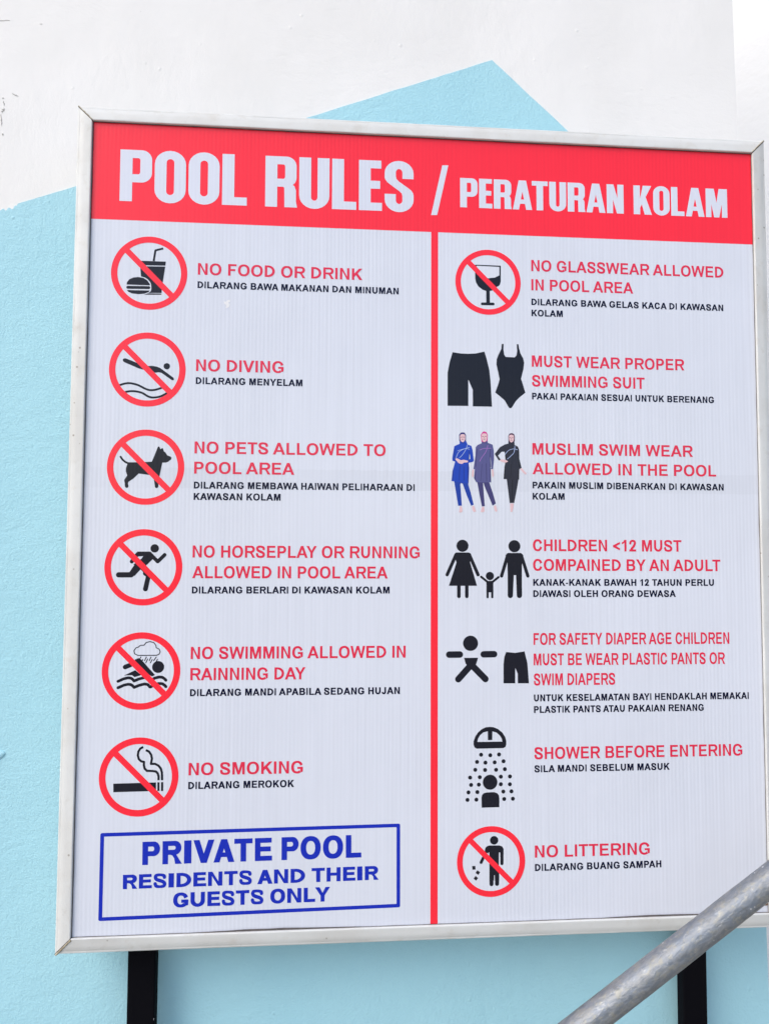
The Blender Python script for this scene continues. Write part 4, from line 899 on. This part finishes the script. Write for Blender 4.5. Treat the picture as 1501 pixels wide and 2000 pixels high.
# mitre joints: a dark open seam with a bead of old sealant beside it
for (sx, sz, off, wd) in ((-1, 1, -.9, 2.0), (1, 1, 1.2, 2.4), (-1, -1, 1.6, 4.0), (1, -1, 1.0, 3.0)):
    a = Vector((sx * PW, sz * PH))
    b = Vector((sx * (PW + FR - .4), sz * (PH + FR - .4)))
    d = (b - a).normalized()
    nn = Vector((-d.y, d.x))
    for nm, o0, w0, y0, mt in (('seam_gap', 0.0, 2.0, -6.4, 'joint'), ('sealant_bead', off, wd, -7.3, 'seal')):
        vs, fs = [], []
        n = 14
        for i in range(n + 1):
            t = i / n
            p = a.lerp(b, t) + nn * (o0 * 1.2)
            w2 = w0 * .5 * (.7 + .5 * noise.noise(Vector((i * .7, sx * 3, sz * 5))) ** 2 * 4 + .15 * math.sin(i * 2.1))
            for q in range(5):
                s2 = -1 + q / 2
                pp = p + nn * (w2 * s2)
                vs.append((pp.x / 1000, (y0 + 3.4 * t + 1.2 * s2 * s2) / 1000, pp.y / 1000))
        for i in range(n):
            for q in range(4):
                fs.append([i * 5 + q, i * 5 + q + 1, i * 5 + q + 6, i * 5 + q + 5])
        link(nm, mesh_from(nm, vs, fs, True), sign, M[mt])
# rust bleeding from the lower right corner
prism('rust_stain', [(.5975, -.6965), (.6025, -.6945), (.6075, -.6985), (.6060, -.7035), (.6015, -.7045), (.5985, -.7010)], -.0060, -.0040, sign, M['rust'])
vs, fs = [], []
for j in range(6):
    a = math.pi / 2 * j / 5
    for i in range(16):
        b = 2 * math.pi * i / 16
        vs.append((.0035 * math.cos(a) * math.cos(b), -.002 * math.sin(a), .0035 * math.cos(a) * math.sin(b)))
for j in range(5):
    for i in range(16):
        fs.append([j * 16 + i, j * 16 + (i + 1) % 16, (j + 1) * 16 + (i + 1) % 16, (j + 1) * 16 + i])
o = link('screw_head', mesh_from('screw_head', vs, fs, True), sign, M['rust'])
o.location = (.5955, -.0005, -.6770)

# back of the box
prism('back_sheet', [(-.618, -.711), (.618, -.711), (.618, .711), (-.618, .711)], .040, .0425, sign, M['alu'])


def post(xc, wd):
    h0, h1 = -ZC, 0.55
    y0, y1 = 46.0, 71.0
    r = 3.0
    c = []
    for (sx, sy) in ((-1, -1), (1, -1), (1, 1), (-1, 1)):
        for t in range(4):
            a = math.radians({(-1, -1): 180, (1, -1): 270, (1, 1): 0, (-1, 1): 90}[sx, sy] + 30 * t)
            c.append((xc + sx * (wd / 2 - r) + r * math.cos(a), (y0 + y1) / 2 + sy * (12.5 - r) + r * math.sin(a)))
    n = len(c)
    vs = [(x / 1000, y / 1000, h0) for x, y in c] + [(x / 1000, y / 1000, h1) for x, y in c]
    fs = [[i, (i + 1) % n, (i + 1) % n + n, i + n] for i in range(n)] + [list(range(n))[::-1], [i + n for i in range(n)]]
    return link('post', mesh_from('post', vs, fs), sign, M['black'])


pl = post(-497.0, 46.8)
post(487.0, 45.5)
for (x, z, a_, b_) in ((-.4765, -.858, .0028, .0016), (-.4785, -.8295, .0009, .0022)):
    prism('paint_chip', [(x - a_, z - b_), (x + a_ * .7, z - b_ * .8), (x + a_, z + b_), (x - a_ * .5, z + b_ * .8)], .0466, .0475, pl, M['chip'])

# ------------------------------------------------------------------ handrail
P0 = Vector((0.15000, -0.14878, -0.81392 + ZC))
P1 = Vector((0.42000, -0.15768, -0.62109 + ZC))
dr = (P1 - P0).normalized()
A0 = P0 - dr * ((P0.z - 0.62) / dr.z)
B0 = P1 + dr * 1.05
hand = empty('handrail', (A0.x, A0.y, 0), 'sloping galvanised steel pipe handrail crossing in front of the sign at lower right', 'handrail')


def tube(name, a, b, rad, parent, mat, seg=48, step=.006, wob=.0003, capr=True):
    d = (b - a)
    L_ = d.length
    rot = d.to_track_quat('X', 'Z').to_matrix().to_4x4()
    n = max(2, int(L_ / step))
    vs, fs = [], []
    for i in range(n + 1):
        x = L_ * i / n
        for j in range(seg):
            t = 2 * math.pi * j / seg
            cy, cz = math.cos(t), math.sin(t)
            r = rad + wob * (noise.noise(Vector((x * 14, cy * 1.2, cz * 1.2))) + .6 * noise.noise(Vector((x * 55, cy * 3, cz * 3 + 7))))
            vs.append((x, cy * r, cz * r))
    for i in range(n):
        for j in range(seg):
            fs.append([i * seg + j, i * seg + (j + 1) % seg, (i + 1) * seg + (j + 1) % seg, (i + 1) * seg + j])
    if capr:
        fs.append([j for j in range(seg)])
        fs.append([n * seg + j for j in range(seg)][::-1])
    fs = [q[::-1] for q in fs]
    o = link(name, mesh_from(name, vs, fs, True), parent, mat)
    rot.translation = a - parent.location
    o.matrix_local = rot
    return o


tube('rail_pipe', A0, B0, .0212, hand, M['galv'])
for q in (A0 + dr * .05, B0 - dr * .05):
    tube('support_post', Vector((q.x, q.y, 0.0)), Vector((q.x, q.y, q.z - .016)), .019, hand, M['galv'], 32, .03)
